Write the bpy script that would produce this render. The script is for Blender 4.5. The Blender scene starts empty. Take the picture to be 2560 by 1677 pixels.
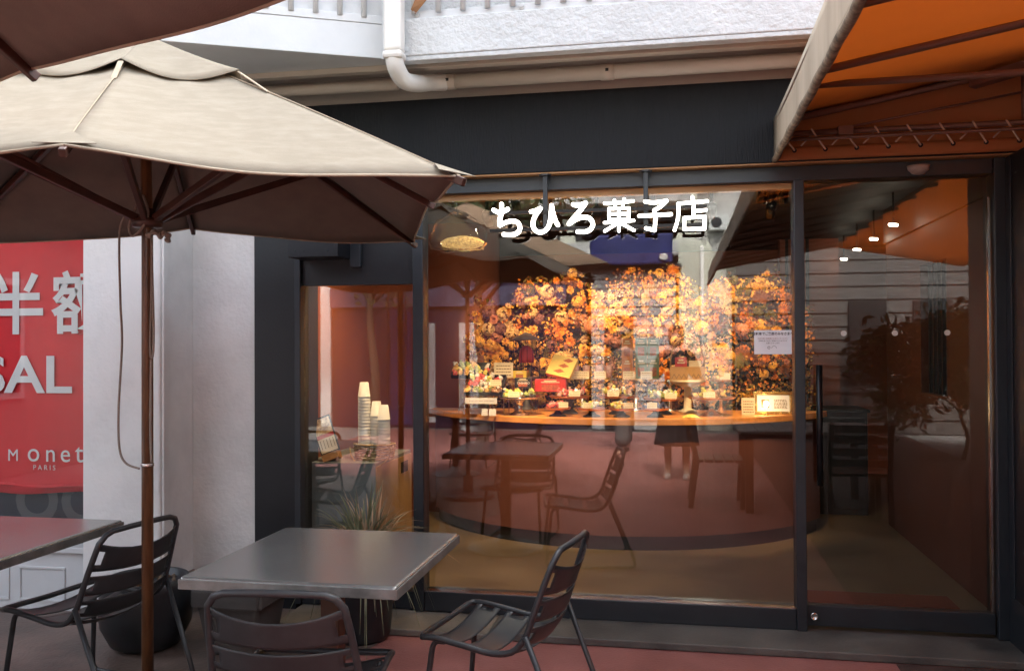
import bpy, math, random
from mathutils import Vector, Matrix, Quaternion
R = math.radians
rnd = random.Random(7)
sc = bpy.context.scene
col = sc.collection

# ---------------------------------------------------------------- camera
F_PX = 2200.0
yaw, pitch, roll = R(10.56), R(0.61), 0.005
f0 = Vector((-math.sin(yaw), math.cos(yaw), 0)); r0 = Vector((math.cos(yaw), math.sin(yaw), 0)); zz = Vector((0, 0, 1))
fw = f0*math.cos(pitch) + zz*math.sin(pitch); u0 = -f0*math.sin(pitch) + zz*math.cos(pitch)
rt = r0*math.cos(roll) - u0*math.sin(roll); up = u0*math.cos(roll) + r0*math.sin(roll)
cam_d = bpy.data.cameras.new('camera'); cam = bpy.data.objects.new('camera', cam_d); col.objects.link(cam)
cam.matrix_world = Matrix(((rt.x, up.x, -fw.x, 0), (rt.y, up.y, -fw.y, -4.735), (rt.z, up.z, -fw.z, 1.5), (0, 0, 0, 1)))
cam_d.sensor_width = 36; cam_d.lens = 36*F_PX/2560; cam_d.clip_start = .05; cam_d.clip_end = 500
sc.camera = cam

# ---------------------------------------------------------------- sky, sun, exposure
SUN_EL, SUN_AZ = 52, 12          # the sun stands behind the shop, so the court is in open shade
world = bpy.data.worlds.new('World'); sc.world = world; world.use_nodes = True
wn = world.node_tree; wn.nodes.clear()
sky = wn.nodes.new('ShaderNodeTexSky'); sky.sky_type = 'NISHITA'; sky.sun_disc = False
sky.sun_elevation = R(SUN_EL); sky.sun_rotation = R(SUN_AZ); sky.air_density = 1.0; sky.dust_density = 6.0; sky.ozone_density = .2
bg = wn.nodes.new('ShaderNodeBackground'); bg.inputs[1].default_value = .15
wo = wn.nodes.new('ShaderNodeOutputWorld')
hsv = wn.nodes.new('ShaderNodeHueSaturation'); hsv.inputs['Saturation'].default_value = .42   # thin overcast: the blue is washed out evenly
wn.links.new(sky.outputs[0], hsv.inputs['Color']); wn.links.new(hsv.outputs[0], bg.inputs[0]); wn.links.new(bg.outputs[0], wo.inputs[0])
sd = bpy.data.lights.new('sun', 'SUN'); sd.energy = 1.5; sd.angle = R(12); sd.color = (1, .95, .88)
sun = bpy.data.objects.new('sun', sd); col.objects.link(sun)
sdir = Vector((math.sin(R(SUN_AZ))*math.cos(R(SUN_EL)), math.cos(R(SUN_AZ))*math.cos(R(SUN_EL)), math.sin(R(SUN_EL))))
sun.rotation_euler = (-sdir).to_track_quat('-Z', 'Y').to_euler(); sun.location = sdir*40
sc.view_settings.view_transform = 'Standard'; sc.view_settings.look = 'None'
sc.view_settings.exposure = 2.93; sc.view_settings.gamma = 1.0
sc.render.engine = 'CYCLES'
sc.cycles.use_denoising = True; sc.cycles.denoiser = 'OPENIMAGEDENOISE'
sc.cycles.max_bounces = 8; sc.cycles.transparent_max_bounces = 24; sc.cycles.sample_clamp_indirect = 6
sc.cycles.caustics_reflective = False; sc.cycles.caustics_refractive = False

# ---------------------------------------------------------------- helpers
def setp(o, label=None, cat=None, group=None, kind=None):
    if label: o['label'] = label
    if cat: o['category'] = cat
    if group: o['group'] = group
    if kind: o['kind'] = kind
    return o

def thing(name, label, cat, loc=(0, 0, 0), rz=0, group=None):
    o = bpy.data.objects.new(name, None); col.objects.link(o); o.empty_display_size = .1
    o.location = loc; o.rotation_euler = (0, 0, rz)
    return setp(o, label, cat, group)

class MB:
    def __init__(s): s.v = []; s.f = []
    def add(s, vs, fs):
        b = len(s.v); s.v += [tuple(v) for v in vs]; s.f += [tuple(b+i for i in f) for f in fs]; return s
    def box(s, x0, x1, y0, y1, z0, z1):
        return s.add([(x0, y0, z0), (x1, y0, z0), (x1, y1, z0), (x0, y1, z0), (x0, y0, z1), (x1, y0, z1), (x1, y1, z1), (x0, y1, z1)],
                     [(0, 3, 2, 1), (4, 5, 6, 7), (0, 1, 5, 4), (1, 2, 6, 5), (2, 3, 7, 6), (3, 0, 4, 7)])
    def obox(s, c, size, M):
        a, b, d = size[0]/2, size[1]/2, size[2]/2
        vs = [Vector(c) + M @ Vector(p) for p in ((-a, -b, -d), (a, -b, -d), (a, b, -d), (-a, b, -d), (-a, -b, d), (a, -b, d), (a, b, d), (-a, b, d))]
        return s.add(vs, [(0, 3, 2, 1), (4, 5, 6, 7), (0, 1, 5, 4), (1, 2, 6, 5), (2, 3, 7, 6), (3, 0, 4, 7)])
    def bar(s, a, b, w, h, upv=(0, 0, 1)):
        a, b = Vector(a), Vector(b); d = (b-a); L = d.length; d.normalize()
        x = d.cross(Vector(upv)); x = x.normalized() if x.length > 1e-4 else Vector((1, 0, 0)); z = x.cross(d)
        M = Matrix((x, d, z)).transposed()
        return s.obox((a+b)/2, (w, L, h), M)
    def tube(s, pts, r, n=10, caps=True, closed=False):
        pts = [Vector(p) for p in pts]; m = len(pts); rs = r if isinstance(r, (list, tuple)) else [r]*m
        T = []
        for i in range(m):
            if closed: t = pts[(i+1) % m]-pts[i-1]
            else: t = pts[min(i+1, m-1)]-pts[max(i-1, 0)]
            T.append(t.normalized())
        q = T[0].orthogonal().normalized(); b = len(s.v)
        for i in range(m):
            q = (q - T[i]*q.dot(T[i])).normalized(); w = T[i].cross(q)
            for k in range(n):
                a = 2*math.pi*k/n
                s.v.append(tuple(pts[i] + (q*math.cos(a)+w*math.sin(a))*rs[i]))
        for i in range(m if closed else m-1):
            j = (i+1) % m
            for k in range(n):
                s.f.append((b+i*n+k, b+i*n+(k+1) % n, b+j*n+(k+1) % n, b+j*n+k))
        if caps and not closed:
            s.f.append(tuple(b+k for k in range(n))[::-1]); s.f.append(tuple(b+(m-1)*n+k for k in range(n)))
        return s
    def lathe(s, prof, n=24, c=(0, 0, 0), sx=1, sy=1):
        b = len(s.v); m = len(prof)
        for r, z in prof:
            for k in range(n):
                a = 2*math.pi*k/n; s.v.append((c[0]+r*sx*math.cos(a), c[1]+r*sy*math.sin(a), c[2]+z))
        for i in range(m-1):
            for k in range(n):
                s.f.append((b+i*n+k, b+i*n+(k+1) % n, b+(i+1)*n+(k+1) % n, b+(i+1)*n+k))
        s.f.append(tuple(b+k for k in range(n))[::-1]); s.f.append(tuple(b+(m-1)*n+k for k in range(n)))
        return s
    def grid(s, fn, nu, nv):
        b = len(s.v)
        for i in range(nu+1):
            for j in range(nv+1): s.v.append(tuple(fn(i/nu, j/nv)))
        for i in range(nu):
            for j in range(nv):
                a = b+i*(nv+1)+j; s.f.append((a, a+nv+1, a+nv+2, a+1))
        return s
    def mesh(s, name):
        me = bpy.data.meshes.new(name); me.from_pydata(s.v, [], s.f); me.update(); return me
    def build(s, name, m, parent=None, smooth=False, bevel=0, solid=0, seg=2, sub=0):
        me = s.mesh(name)
        me.materials.append(m)
        if smooth:
            for p in me.polygons: p.use_smooth = True
        o = bpy.data.objects.new(name, me); col.objects.link(o)
        if parent is not None: o.parent = parent
        if solid:
            md = o.modifiers.new('thickness', 'SOLIDIFY'); md.thickness = solid; md.offset = 0
        if bevel:
            md = o.modifiers.new('bevel', 'BEVEL'); md.width = bevel; md.segments = seg; md.limit_method = 'ANGLE'; md.harden_normals = False
        if sub:
            md = o.modifiers.new('sub', 'SUBSURF'); md.levels = sub; md.render_levels = sub
        return o

def bx(name, m, parent, x0, x1, y0, y1, z0, z1, bevel=0):
    return MB().box(x0, x1, y0, y1, z0, z1).build(name, m, parent, bevel=bevel)

def inst(src, parent=None, loc=None, rot=None, scale=None, name=None):
    o = src.copy(); col.objects.link(o)
    if name: o.name = name
    o.parent = parent
    if loc is not None: o.location = loc
    if rot is not None: o.rotation_euler = rot
    if scale is not None: o.scale = (scale,)*3 if isinstance(scale, (int, float)) else scale
    return o

def copy_tree(o, parent=None):
    c = o.copy(); col.objects.link(c); c.parent = parent
    for ch in [k for k in o.children]: copy_tree(ch, c)
    return c

def smooth_path(pts, n=8):
    pts = [Vector(p) for p in pts]; out = []
    for i in range(len(pts)-1):
        p0 = pts[max(i-1, 0)]; p1 = pts[i]; p2 = pts[i+1]; p3 = pts[min(i+2, len(pts)-1)]
        for k in range(n):
            t = k/n
            out.append(.5*((2*p1)+(p2-p0)*t+(2*p0-5*p1+4*p2-p3)*t*t+(-p0+3*p1-3*p2+p3)*t**3))
    out.append(pts[-1]); return out

def round_path(pts, rad, n=6):
    pts = [Vector(p) for p in pts]; out = [pts[0]]
    for i in range(1, len(pts)-1):
        a, b, c = pts[i-1], pts[i], pts[i+1]
        r1 = min(rad, (a-b).length*.49); r2 = min(rad, (c-b).length*.49)
        p = b+(a-b).normalized()*r1; q = b+(c-b).normalized()*r2
        for k in range(n+1):
            t = k/n; out.append(p*(1-t)**2+b*2*t*(1-t)+q*t*t)
    out.append(pts[-1]); return out

# ---------------------------------------------------------------- materials
def mat(name, c, rough=.6, metal=0., var=.12, vs=6., c2=None, bump=0., bs=80., stretch=(1, 1, 1), spec=.5, trans=0., tcol=None,
        emit=0., ecol=None, rvar=.1, island=0., detail=6, coat=0., sharp=(.3, .7), bdetail=4, bdist=.02):
    m = bpy.data.materials.new(name); m.use_nodes = True; nt = m.node_tree; N = nt.nodes; L = nt.links
    P = N['Principled BSDF']; out = N['Material Output']
    tc = N.new('ShaderNodeTexCoord'); mp = N.new('ShaderNodeMapping'); mp.inputs['Scale'].default_value = stretch
    L.new(tc.outputs['Object'], mp.inputs['Vector'])
    no = N.new('ShaderNodeTexNoise'); no.inputs['Scale'].default_value = vs; no.inputs['Detail'].default_value = detail; no.inputs['Roughness'].default_value = .6
    L.new(mp.outputs[0], no.inputs['Vector'])
    rp = N.new('ShaderNodeValToRGB'); rp.color_ramp.elements[0].position = sharp[0]; rp.color_ramp.elements[1].position = sharp[1]
    lo = tuple(max(0, v*(1-var)) for v in c); hi = tuple(min(1, v*(1+var)) for v in c) if c2 is None else c2
    rp.color_ramp.elements[0].color = (*lo, 1); rp.color_ramp.elements[1].color = (*hi, 1)
    L.new(no.outputs['Fac'], rp.inputs['Fac'])
    colout = rp.outputs['Color']
    if island:
        g = N.new('ShaderNodeNewGeometry'); hs = N.new('ShaderNodeHueSaturation'); mr = N.new('ShaderNodeMapRange')
        mr.inputs['To Min'].default_value = 1-island; mr.inputs['To Max'].default_value = 1+island
        L.new(g.outputs['Random Per Island'], mr.inputs['Value']); L.new(mr.outputs[0], hs.inputs['Value']); L.new(colout, hs.inputs['Color']); colout = hs.outputs[0]
    L.new(colout, P.inputs['Base Color'])
    P.inputs['Metallic'].default_value = metal; P.inputs['Specular IOR Level'].default_value = spec
    if coat: P.inputs['Coat Weight'].default_value = coat; P.inputs['Coat Roughness'].default_value = .08
    rr = N.new('ShaderNodeMapRange'); rr.inputs['To Min'].default_value = max(.02, rough-rvar); rr.inputs['To Max'].default_value = min(1, rough+rvar)
    L.new(no.outputs['Fac'], rr.inputs['Value']); L.new(rr.outputs[0], P.inputs['Roughness'])
    if bump:
        nb = N.new('ShaderNodeTexNoise'); nb.inputs['Scale'].default_value = bs; nb.inputs['Detail'].default_value = bdetail
        L.new(mp.outputs[0], nb.inputs['Vector'])
        bm = N.new('ShaderNodeBump'); bm.inputs['Strength'].default_value = bump; bm.inputs['Distance'].default_value = bdist
        L.new(nb.outputs['Fac'], bm.inputs['Height']); L.new(bm.outputs[0], P.inputs['Normal'])
    if emit:
        P.inputs['Emission Color'].default_value = (*(ecol or c), 1); P.inputs['Emission Strength'].default_value = emit
    if trans:
        tr = N.new('ShaderNodeBsdfTranslucent'); mx = N.new('ShaderNodeMixShader'); mx.inputs[0].default_value = trans
        if tcol: tr.inputs['Color'].default_value = (*tcol, 1)
        else: L.new(colout, tr.inputs['Color'])
        L.new(P.outputs[0], mx.inputs[1]); L.new(tr.outputs[0], mx.inputs[2]); L.new(mx.outputs[0], out.inputs['Surface'])
    return m

def glass_mat(name, f0v=.06, tint=(.9, .92, .91), rough=0.0, wob=0.0):
    m = bpy.data.materials.new(name); m.use_nodes = True; nt = m.node_tree; N = nt.nodes; L = nt.links
    N.remove(N['Principled BSDF']); out = N['Material Output']
    lw = N.new('ShaderNodeLayerWeight'); lw.inputs[0].default_value = .5
    pw = N.new('ShaderNodeMath'); pw.operation = 'POWER'; pw.inputs[1].default_value = 5
    ma = N.new('ShaderNodeMath'); ma.operation = 'MULTIPLY_ADD'; ma.inputs[1].default_value = 1-f0v; ma.inputs[2].default_value = f0v
    L.new(lw.outputs['Facing'], pw.inputs[0]); L.new(pw.outputs[0], ma.inputs[0])
    tr = N.new('ShaderNodeBsdfTransparent'); tr.inputs[0].default_value = (*tint, 1)
    gl = N.new('ShaderNodeBsdfGlossy'); gl.inputs['Roughness'].default_value = rough; gl.inputs['Color'].default_value = (1, 1, 1, 1)
    if wob:
        nb = N.new('ShaderNodeTexNoise'); nb.inputs['Scale'].default_value = 1.3; nb.inputs['Detail'].default_value = 1
        tc = N.new('ShaderNodeTexCoord'); L.new(tc.outputs['Object'], nb.inputs['Vector'])
        bm = N.new('ShaderNodeBump'); bm.inputs['Strength'].default_value = wob; bm.inputs['Distance'].default_value = .02
        L.new(nb.outputs['Fac'], bm.inputs['Height']); L.new(bm.outputs[0], gl.inputs['Normal'])
    mx = N.new('ShaderNodeMixShader'); L.new(ma.outputs[0], mx.inputs[0]); L.new(tr.outputs[0], mx.inputs[1]); L.new(gl.outputs[0], mx.inputs[2])
    L.new(mx.outputs[0], out.inputs['Surface']); return m

M = {}
M['charcoal'] = mat('charcoal_paint', (.011, .0125, .016), .42, spec=.4, var=.18, vs=3, bump=.06, bs=60)
M['fascia'] = mat('fascia_paint', (.006, .0072, .0095), .55, spec=.22, var=.3, vs=4, c2=(.010, .0115, .0145), bump=.35, bs=40, stretch=(3, 1, .35), detail=9, rvar=.18)
M['frame'] = mat('frame_metal', (.026, .031, .038), .38, var=.1, vs=8, metal=.2)
M['dark'] = mat('dark_matte', (.012, .012, .013), .7)
M['blackmetal'] = mat('black_metal', (.012, .012, .014), .3, metal=.5)
M['white_wall'] = mat('white_render', (.72, .715, .70), .75, var=.12, vs=1.6, c2=(.83, .825, .81), bump=.25, bs=38, detail=10, sharp=(.25, .55))
M['stucco'] = mat('rough_stucco', (.58, .60, .605), .85, var=.06, vs=5, bump=.6, bs=38, bdetail=5, bdist=.022)
M['white_paint'] = mat('white_paint', (.62, .64, .65), .55, var=.06, vs=3, bump=.15, bs=14)
M['white_metal'] = mat('white_metal', (.56, .58, .585), .45, var=.05)
M['pvc'] = mat('pale_pvc', (.68, .66, .62), .35, var=.05, vs=4)
M['beige'] = mat('beige_trim', (.52, .46, .39), .45, var=.08, vs=3)
M['soffit'] = mat('soffit_paint', (.40, .36, .32), .7, var=.1, vs=2)
M['wood_warm'] = mat('warm_wood', (.40, .20, .075), .45, var=.25, vs=3, stretch=(1, 12, 12))
M['terracotta'] = mat('terracotta_wall', (.29, .085, .042), .6, var=.1, vs=2.5, bump=.05)
M['ceil'] = mat('dark_ceiling', (.03, .026, .024), .6)
M['floor'] = mat('tan_floor', (.135, .10, .066), .38, var=.25, vs=2.2, bump=.03, c2=(.19, .145, .095))
M['court'] = mat('red_court', (.28, .098, .084), .58, var=.2, vs=2.4, c2=(.38, .155, .135), bump=.25, bs=70, detail=9, rvar=.18)
M['step'] = mat('slate_step', (.070, .068, .066), .55, var=.35, vs=3.2, bump=.2, bs=90, c2=(.15, .14, .125), detail=9, rvar=.2)
M['step_tan'] = mat('worn_tan_slab', (.17, .15, .125), .6, var=.3, vs=5, bump=.2, bs=80)
M['fabric'] = mat('beige_canvas', (.30, .262, .20), .85, var=.05, vs=6, stretch=(2, 2, 8), bump=.35, bs=200, trans=.02, c2=(.345, .305, .24), spec=.2, sharp=(.4, .75))
M['fabric2'] = mat('brown_canvas', (.34, .235, .16), .85, var=.08, vs=7, stretch=(1.2, 1.2, 6), bump=.2, bs=260, trans=.02, spec=.2)
M['lining'] = mat('coated_lining', (.19, .155, .13), .85, var=.1, vs=9, bump=.2, bs=260, spec=.15)  # same canvas darkened: the shade under the canopy put into the colour
M['hem'] = mat('canvas_hem', (.42, .35, .26), .85, var=.1, vs=9, bump=.2, bs=200, spec=.2)
M['valance'] = mat('awning_valance', (.44, .36, .27), .8, var=.18, vs=5, stretch=(1, 1, .25), bump=.1, bs=200, c2=(.52, .44, .34), spec=.2)
M['mould'] = mat('mouldy_hem', (.12, .09, .065), .8, var=.5, vs=22, c2=(.36, .28, .20), spec=.2)
M['orange'] = mat('orange_awning', (.56, .25, .11), .7, var=.1, vs=2, bump=.08, bs=180, trans=.5, tcol=(.68, .30, .085), spec=.2)
M['tubebrown'] = mat('brown_tube', (.15, .07, .045), .45, var=.1)
M['cord'] = mat('pale_cord', (.60, .45, .33), .8)
M['polewood'] = mat('varnished_pole', (.115, .05, .022), .35, var=.4, vs=10, stretch=(6, 6, .6), coat=.3, c2=(.20, .09, .035))
M['ribwood'] = mat('dark_rib_wood', (.07, .027, .018), .4, var=.3, vs=8, stretch=(2, 2, 2))
M['rope'] = mat('grey_rope', (.30, .25, .21), .9, var=.2, vs=200)
M['grey_plastic'] = mat('grey_plastic', (.22, .22, .23), .5)
M['silver'] = mat('silver', (.75, .74, .72), .22, metal=1)
M['gold'] = mat('gilt', (.85, .58, .22), .25, metal=1, var=.2, vs=30)
M['zinc'] = mat('zinc_sheet', (.38, .395, .385), .25, metal=.75, var=.10, vs=3.0, c2=(.47, .48, .467), detail=5, rvar=.07, sharp=(.2, .8), bump=.0, bs=9)
M['zincedge'] = mat('zinc_edge', (.16, .17, .165), .38, metal=.35, var=.3, vs=9, c2=(.30, .31, .30))
M['chair'] = mat('graphite_powdercoat', (.030, .033, .038), .36, var=.2, vs=9, metal=.0, c2=(.046, .049, .054), detail=10, rvar=.14)
M['planterblack'] = mat('black_planter', (.018, .020, .024), .38, var=.3, vs=4)
M['plantergrey'] = mat('grey_planter', (.085, .080, .078), .7, var=.2, vs=5, bump=.1)
M['soil'] = mat('bark_mulch', (.11, .07, .045), .9, var=.6, vs=30, c2=(.30, .22, .15), bump=.8, bs=60, island=.5)
M['leaf'] = mat('grass_blade', (.17, .20, .10), .55, var=.3, vs=6, c2=(.32, .34, .21), trans=.2, island=.35)
M['deadleaf'] = mat('dry_blade', (.50, .36, .24), .7, var=.3, vs=8, trans=.2, island=.35)
M['red'] = mat('red_banner', (.74, .020, .030), .7, var=.12, vs=2.5, bump=.12, bs=6, trans=.05)
M['letterwhite'] = mat('banner_print', (.78, .77, .76), .7, var=.02)
M['letterpink'] = mat('banner_small_print', (.70, .62, .60), .7, var=.02)
M['lettergrey'] = mat('grey_letter', (.085, .085, .09), .6, var=.02)
M['signlit'] = mat('lit_sign_face', (1, .97, .90), .4, emit=2.2, ecol=(1, .95, .84))
M['counterpanel'] = mat('counter_panel', (.13, .048, .036), .5, var=.12, vs=3)
M['countertop'] = mat('counter_wood', (.70, .30, .085), .4, var=.2, vs=3, stretch=(1, 10, 10), coat=.1)
M['greycab'] = mat('grey_cabinet', (.19, .215, .22), .5, var=.06)
M['tanwood'] = mat('tan_veneer', (.42, .24, .10), .5, var=.15, vs=3, stretch=(6, 6, 1))
M['paper'] = mat('white_paper_cup', (.80, .78, .73), .7, var=.03)
M['wicker'] = mat('wicker', (.55, .36, .17), .7, var=.5, vs=60, stretch=(1, 1, 2), c2=(.75, .54, .30), bump=.7, bs=90)
M['card'] = mat('cream_card', (.72, .62, .44), .8, var=.03)
M['ink'] = mat('card_ink', (.16, .11, .08), .8)
M['notice'] = mat('notice_paper', (.78, .78, .80), .6, var=.02)
M['ink_black'] = mat('black_ink', (.03, .03, .03), .6)
M['glass'] = glass_mat('shop_glass', .058, (.90, .92, .91), 0, .012)
M['glass_neat'] = glass_mat('small_glass', .05, (.95, .96, .95))
M['mat_red'] = mat('coir_mat', (.16, .045, .025), .9, var=.3, vs=60, bump=.5, bs=200)
M['concrete'] = mat('grey_concrete', (.40, .40, .39), .8, var=.25, vs=5, c2=(.55, .55, .54), detail=10)
M['siding'] = mat('grey_siding', (.36, .37, .37), .6, var=.08, vs=3)
M['cream_wall'] = mat('cream_wall', (.56, .57, .48), .75, var=.06, vs=2)
M['navy'] = mat('navy_cloth', (.018, .022, .12), .75, var=.25, vs=3, bump=.3, bs=5)
M['purple'] = mat('violet_shopfront', (.032, .018, .05), .5)
M['trunk'] = mat('bark', (.09, .065, .05), .9, var=.4, vs=14, bump=.6, bs=30)
M['treeleaf'] = mat('tree_leaf', (.05, .085, .03), .6, var=.3, vs=4, trans=.25, island=.4)
M['teak'] = mat('outdoor_wood', (.11, .055, .035), .5, var=.25, vs=6)
M['skin'] = mat('skin', (.55, .34, .25), .55, var=.05)
M['cloth_black'] = mat('black_cloth', (.022, .02, .022), .85, var=.2, vs=12)
M['cloth_grey'] = mat('grey_cloth', (.13, .12, .115), .85, var=.15, vs=10)
M['cloth_white'] = mat('pale_cloth', (.55, .53, .50), .85, var=.1, vs=10)
M['hair'] = mat('dark_hair', (.018, .014, .012), .5)
def emis(name, c, s):
    m = bpy.data.materials.new(name); m.use_nodes = True; P = m.node_tree.nodes['Principled BSDF']
    P.inputs['Base Color'].default_value = (*c, 1); P.inputs['Emission Color'].default_value = (*c, 1); P.inputs['Emission Strength'].default_value = s; return m
M['bulb'] = emis('lamp_glow', (1, .80, .52), 30)
M['bulbsoft'] = mat('woven_glow', (.75, .38, .12), .6, var=.6, vs=60, bump=1, bs=70)
_n = M['bulbsoft'].node_tree; _r = [q for q in _n.nodes if q.type == 'VALTORGB'][0]; _p = _n.nodes['Principled BSDF']
_n.links.new(_r.outputs[0], _p.inputs['Emission Color']); _p.inputs['Emission Strength'].default_value = .16
M['tube'] = emis('tube_glow', (1, .88, .70), 5)

def text_mesh(name, body, size, m, parent, loc, rot=(R(90), 0, 0), align='LEFT', bold=0., depth=.0006, xs=1.):
    cu = bpy.data.curves.new('text_source', 'FONT'); cu.body = body; cu.size = size; cu.align_x = align; cu.offset = bold; cu.extrude = depth; cu.resolution_u = 4
    to = bpy.data.objects.new('text_source', cu); col.objects.link(to)
    dg = bpy.context.evaluated_depsgraph_get(); me = bpy.data.meshes.new_from_object(to.evaluated_get(dg))
    bpy.data.objects.remove(to); bpy.data.curves.remove(cu)
    me.name = name; me.materials.clear(); me.materials.append(m)
    o = bpy.data.objects.new(name, me); col.objects.link(o); o.location = loc; o.rotation_euler = rot; o.scale = (xs, 1, 1)
    if parent is not None: o.parent = parent
    return o

# ---------------------------------------------------------------- ground
g = MB().box(-80, 80, -80, 30, -.3, -.006).build('ground', mat('grey_paving', (.20, .195, .19), .8, var=.2, vs=2, bump=.2)); setp(g, kind='structure', label='grey paving around the courtyard')
g = MB().box(-5.2, 3.6, -10.4, .3, -.005, 0).build('courtyard', M['court']); setp(g, kind='structure', label='red painted concrete courtyard ground')
# worn brown concrete strip along the left wall
g2 = MB().grid(lambda u, v: (-5.6+4.02*u+.10*math.sin(v*23)*u, -4.9+5.02*v, .004), 20, 40).build('pavement', mat('worn_brown_concrete', (.125, .092, .076), .5, var=.4, vs=3, c2=(.22, .16, .135), bump=.2, bs=50, detail=10, rvar=.2), smooth=True)
setp(g2, kind='structure', label='worn brown concrete strip beside the white wall')
wk_ = MB().box(1.0, 3.6, -10.3, -.36, .001, .006).build('walkway', mat('dark_walkway', (.055, .030, .026), .75, var=.3, vs=8, c2=(.085, .045, .038), bump=.4, bs=150)); setp(wk_, kind='structure', label='dark walkway under the orange awning')  # real mat by the step; rest is awning shade put into the ground colour
st = bx('step', M['step'], None, -.95, 1.62, -.345, .06, 0.002, .04, bevel=.006); setp(st, kind='structure', label='dark slate step in front of the shop door')
st2 = bx('step', M['step_tan'], None, -2.1, -.953, -.36, .06, 0.002, .036, bevel=.006); setp(st2, kind='structure', label='worn tan slab of the step beside the grass pot')
sf = bx('shop_floor', M['floor'], None, -2.6, 4.5, .061, 6.2, .0, .052); setp(sf, kind='structure', label='tan polished floor inside the shop')

# ---------------------------------------------------------------- the shop building
shop = thing('shop_building', 'charcoal shopfront building with white balcony above the glass window', 'building', (0, 0, 0))
bx('fascia', M['fascia'], shop, -2.5, 3.4, -.10, .10, 2.42, 2.845, .004)
bx('lintel_underside', M['wood_warm'], shop, -2.45, 3.3, -.092, .02, 2.412, 2.4195)
bx('pilaster', M['charcoal'], shop, -2.391, -2.135, -.02, .30, 0, 2.411, .004)
# left take-away window: panel, box, frame, pane
tw = bx('takeaway_window', M['frame'], shop, -2.134, -2.098, -.045, .06, .04, 2.411, .003)
bx('head_panel', M['charcoal'], tw, -2.097, -1.432, -.015, .05, 1.842, 2.411, .002)
bx('bottom_rail', M['frame'], tw, -2.097, -1.432, -.035, .05, .042, .14, .003)
bx('pane', M['glass'], tw, -2.097, -1.432, .012, .020, .141, 1.841)
hood = bx('exhaust_hood', M['charcoal'], shop, -2.09, -1.80, -.22, -.016, 1.985, 2.24, .003)
bx('flange', M['frame'], hood, -1.798, -1.735, -.05, -.017, 1.94, 2.25, .003)
for sx in (-2.05, -2.0, -1.86): MB().lathe([(.005, 0), (.004, .003)], 8, (0, 0, 0)).build('screw', M['frame'], hood).matrix_local = Matrix.Translation((sx, -.22, 2.02)) @ Matrix.Rotation(R(90), 4, 'X')
# big window
win = bx('window', M['frame'], shop, -1.431, -1.372, -.055, .06, .04, 2.411, .004)
bx('head_rail', M['frame'], win, -1.371, 1.545, -.03, .06, 2.335, 2.411, .003)
bx('head_bead', M['wood_warm'], win, -1.371, .595, .02, .058, 2.30, 2.334)
bx('sill_rail', M['frame'], win, -1.371, .594, -.05, .06, .041, .148, .004)
bx('sill_cap', M['silver'], win, -1.371, .594, -.045, .0, .1485, .1515)
bx('mullion', M['frame'], win, .595, .645, -.065, .06, .041, 2.334, .004)
bx('pane', M['glass'], win, -1.371, .594, .0, .010, .1525, 2.299)
# the door
door = bx('door', M['frame'], shop, .648, 1.538, -.028, .03, .062, .165, .004)
bx('pane', M['glass'], door, .648, 1.525, -.004, .006, .166, 2.32)
bx('edge_strip', M['silver'], door, 1.526, 1.536, -.012, .014, .166, 2.22)
MB().tube([(.712, -.062, .78), (.712, -.062, 1.39)], .016, 12).tube([(.712, -.062, .86), (.712, .0, .86)], .008, 8).tube([(.712, -.062, 1.31), (.712, .0, 1.31)], .008, 8).build('handle', M['blackmetal'], door, smooth=True)
lk = MB().lathe([(.020, 0), (.020, .012), (.014, .014), (.012, .010)], 20).build('lock', M['silver'], door, smooth=True)
lk.matrix_local = Matrix.Translation((.682, -.029, .112)) @ Matrix.Rotation(R(90), 4, 'X')
for x in (.842, 1.088, 1.335):
    d = MB().lathe([(.0145, 0), (.0145, .001)], 24).build('sticker_dot', mat('frosted_dot', (.55, .52, .48), .4, spec=.4), door); d.matrix_local = Matrix.Translation((x, -.005, 1.55)) @ Matrix.Rotation(R(90), 4, 'X')
bx('jamb', M['frame'], shop, 1.546, 1.60, -.045, .08, .041, 2.411, .004)
rw = bx('return_wall', M['charcoal'], shop, 1.602, 1.9, -.55, .3, 0, 2.411, .004)
bx('skirting', M['frame'], rw, 1.594, 1.6015, -.55, -.05, .0, .262, .002)
bx('corner_trim', M['frame'], rw, 1.594, 1.6015, -.11, -.05, .264, 2.40, .002)
# interior shell
bx('left_wall', M['terracotta'], shop, -2.45, -2.20, .07, 6.2, .053, 2.56)
bx('back_wall', M['terracotta'], shop, -2.199, 4.4, 5.6, 5.8, .053, 2.56)
bx('ceiling', M['ceil'], shop, -2.45, 4.4, .105, 6.2, 2.561, 2.66)
bx('head_bulkhead', M['ceil'], shop, -2.199, 1.60, .062, .10, 2.335, 2.56)
MB().lathe([(.42, 0), (.42, 2.507)], 40).build('round_column', M['terracotta'], shop, smooth=True).location = (-2.0, 3.1, .053)
M['terracotta2'] = mat('terracotta_dark', (.10, .035, .024), .6, var=.1, vs=2.5, bump=.05)  # same terracotta darkened: the dim aisle is put into the wall colour
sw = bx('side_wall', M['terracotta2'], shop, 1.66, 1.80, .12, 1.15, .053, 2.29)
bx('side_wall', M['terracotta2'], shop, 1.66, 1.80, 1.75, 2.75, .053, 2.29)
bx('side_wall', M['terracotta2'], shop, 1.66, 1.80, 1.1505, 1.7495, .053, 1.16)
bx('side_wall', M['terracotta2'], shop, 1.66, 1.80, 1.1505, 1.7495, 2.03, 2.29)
bx('side_wall', M['ceil'], shop, 1.64, 1.82, .12, 2.75, 2.291, 2.56)
bx('hatch_back', M['dark'], shop, 2.25, 2.3, .9, 2.2, 1.0, 2.2)
for k in range(6): bx('hatch_bar', M['frame'], shop, 1.70, 1.73, 1.19+k*.1, 1.215+k*.1, 1.161, 2.029)
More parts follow.
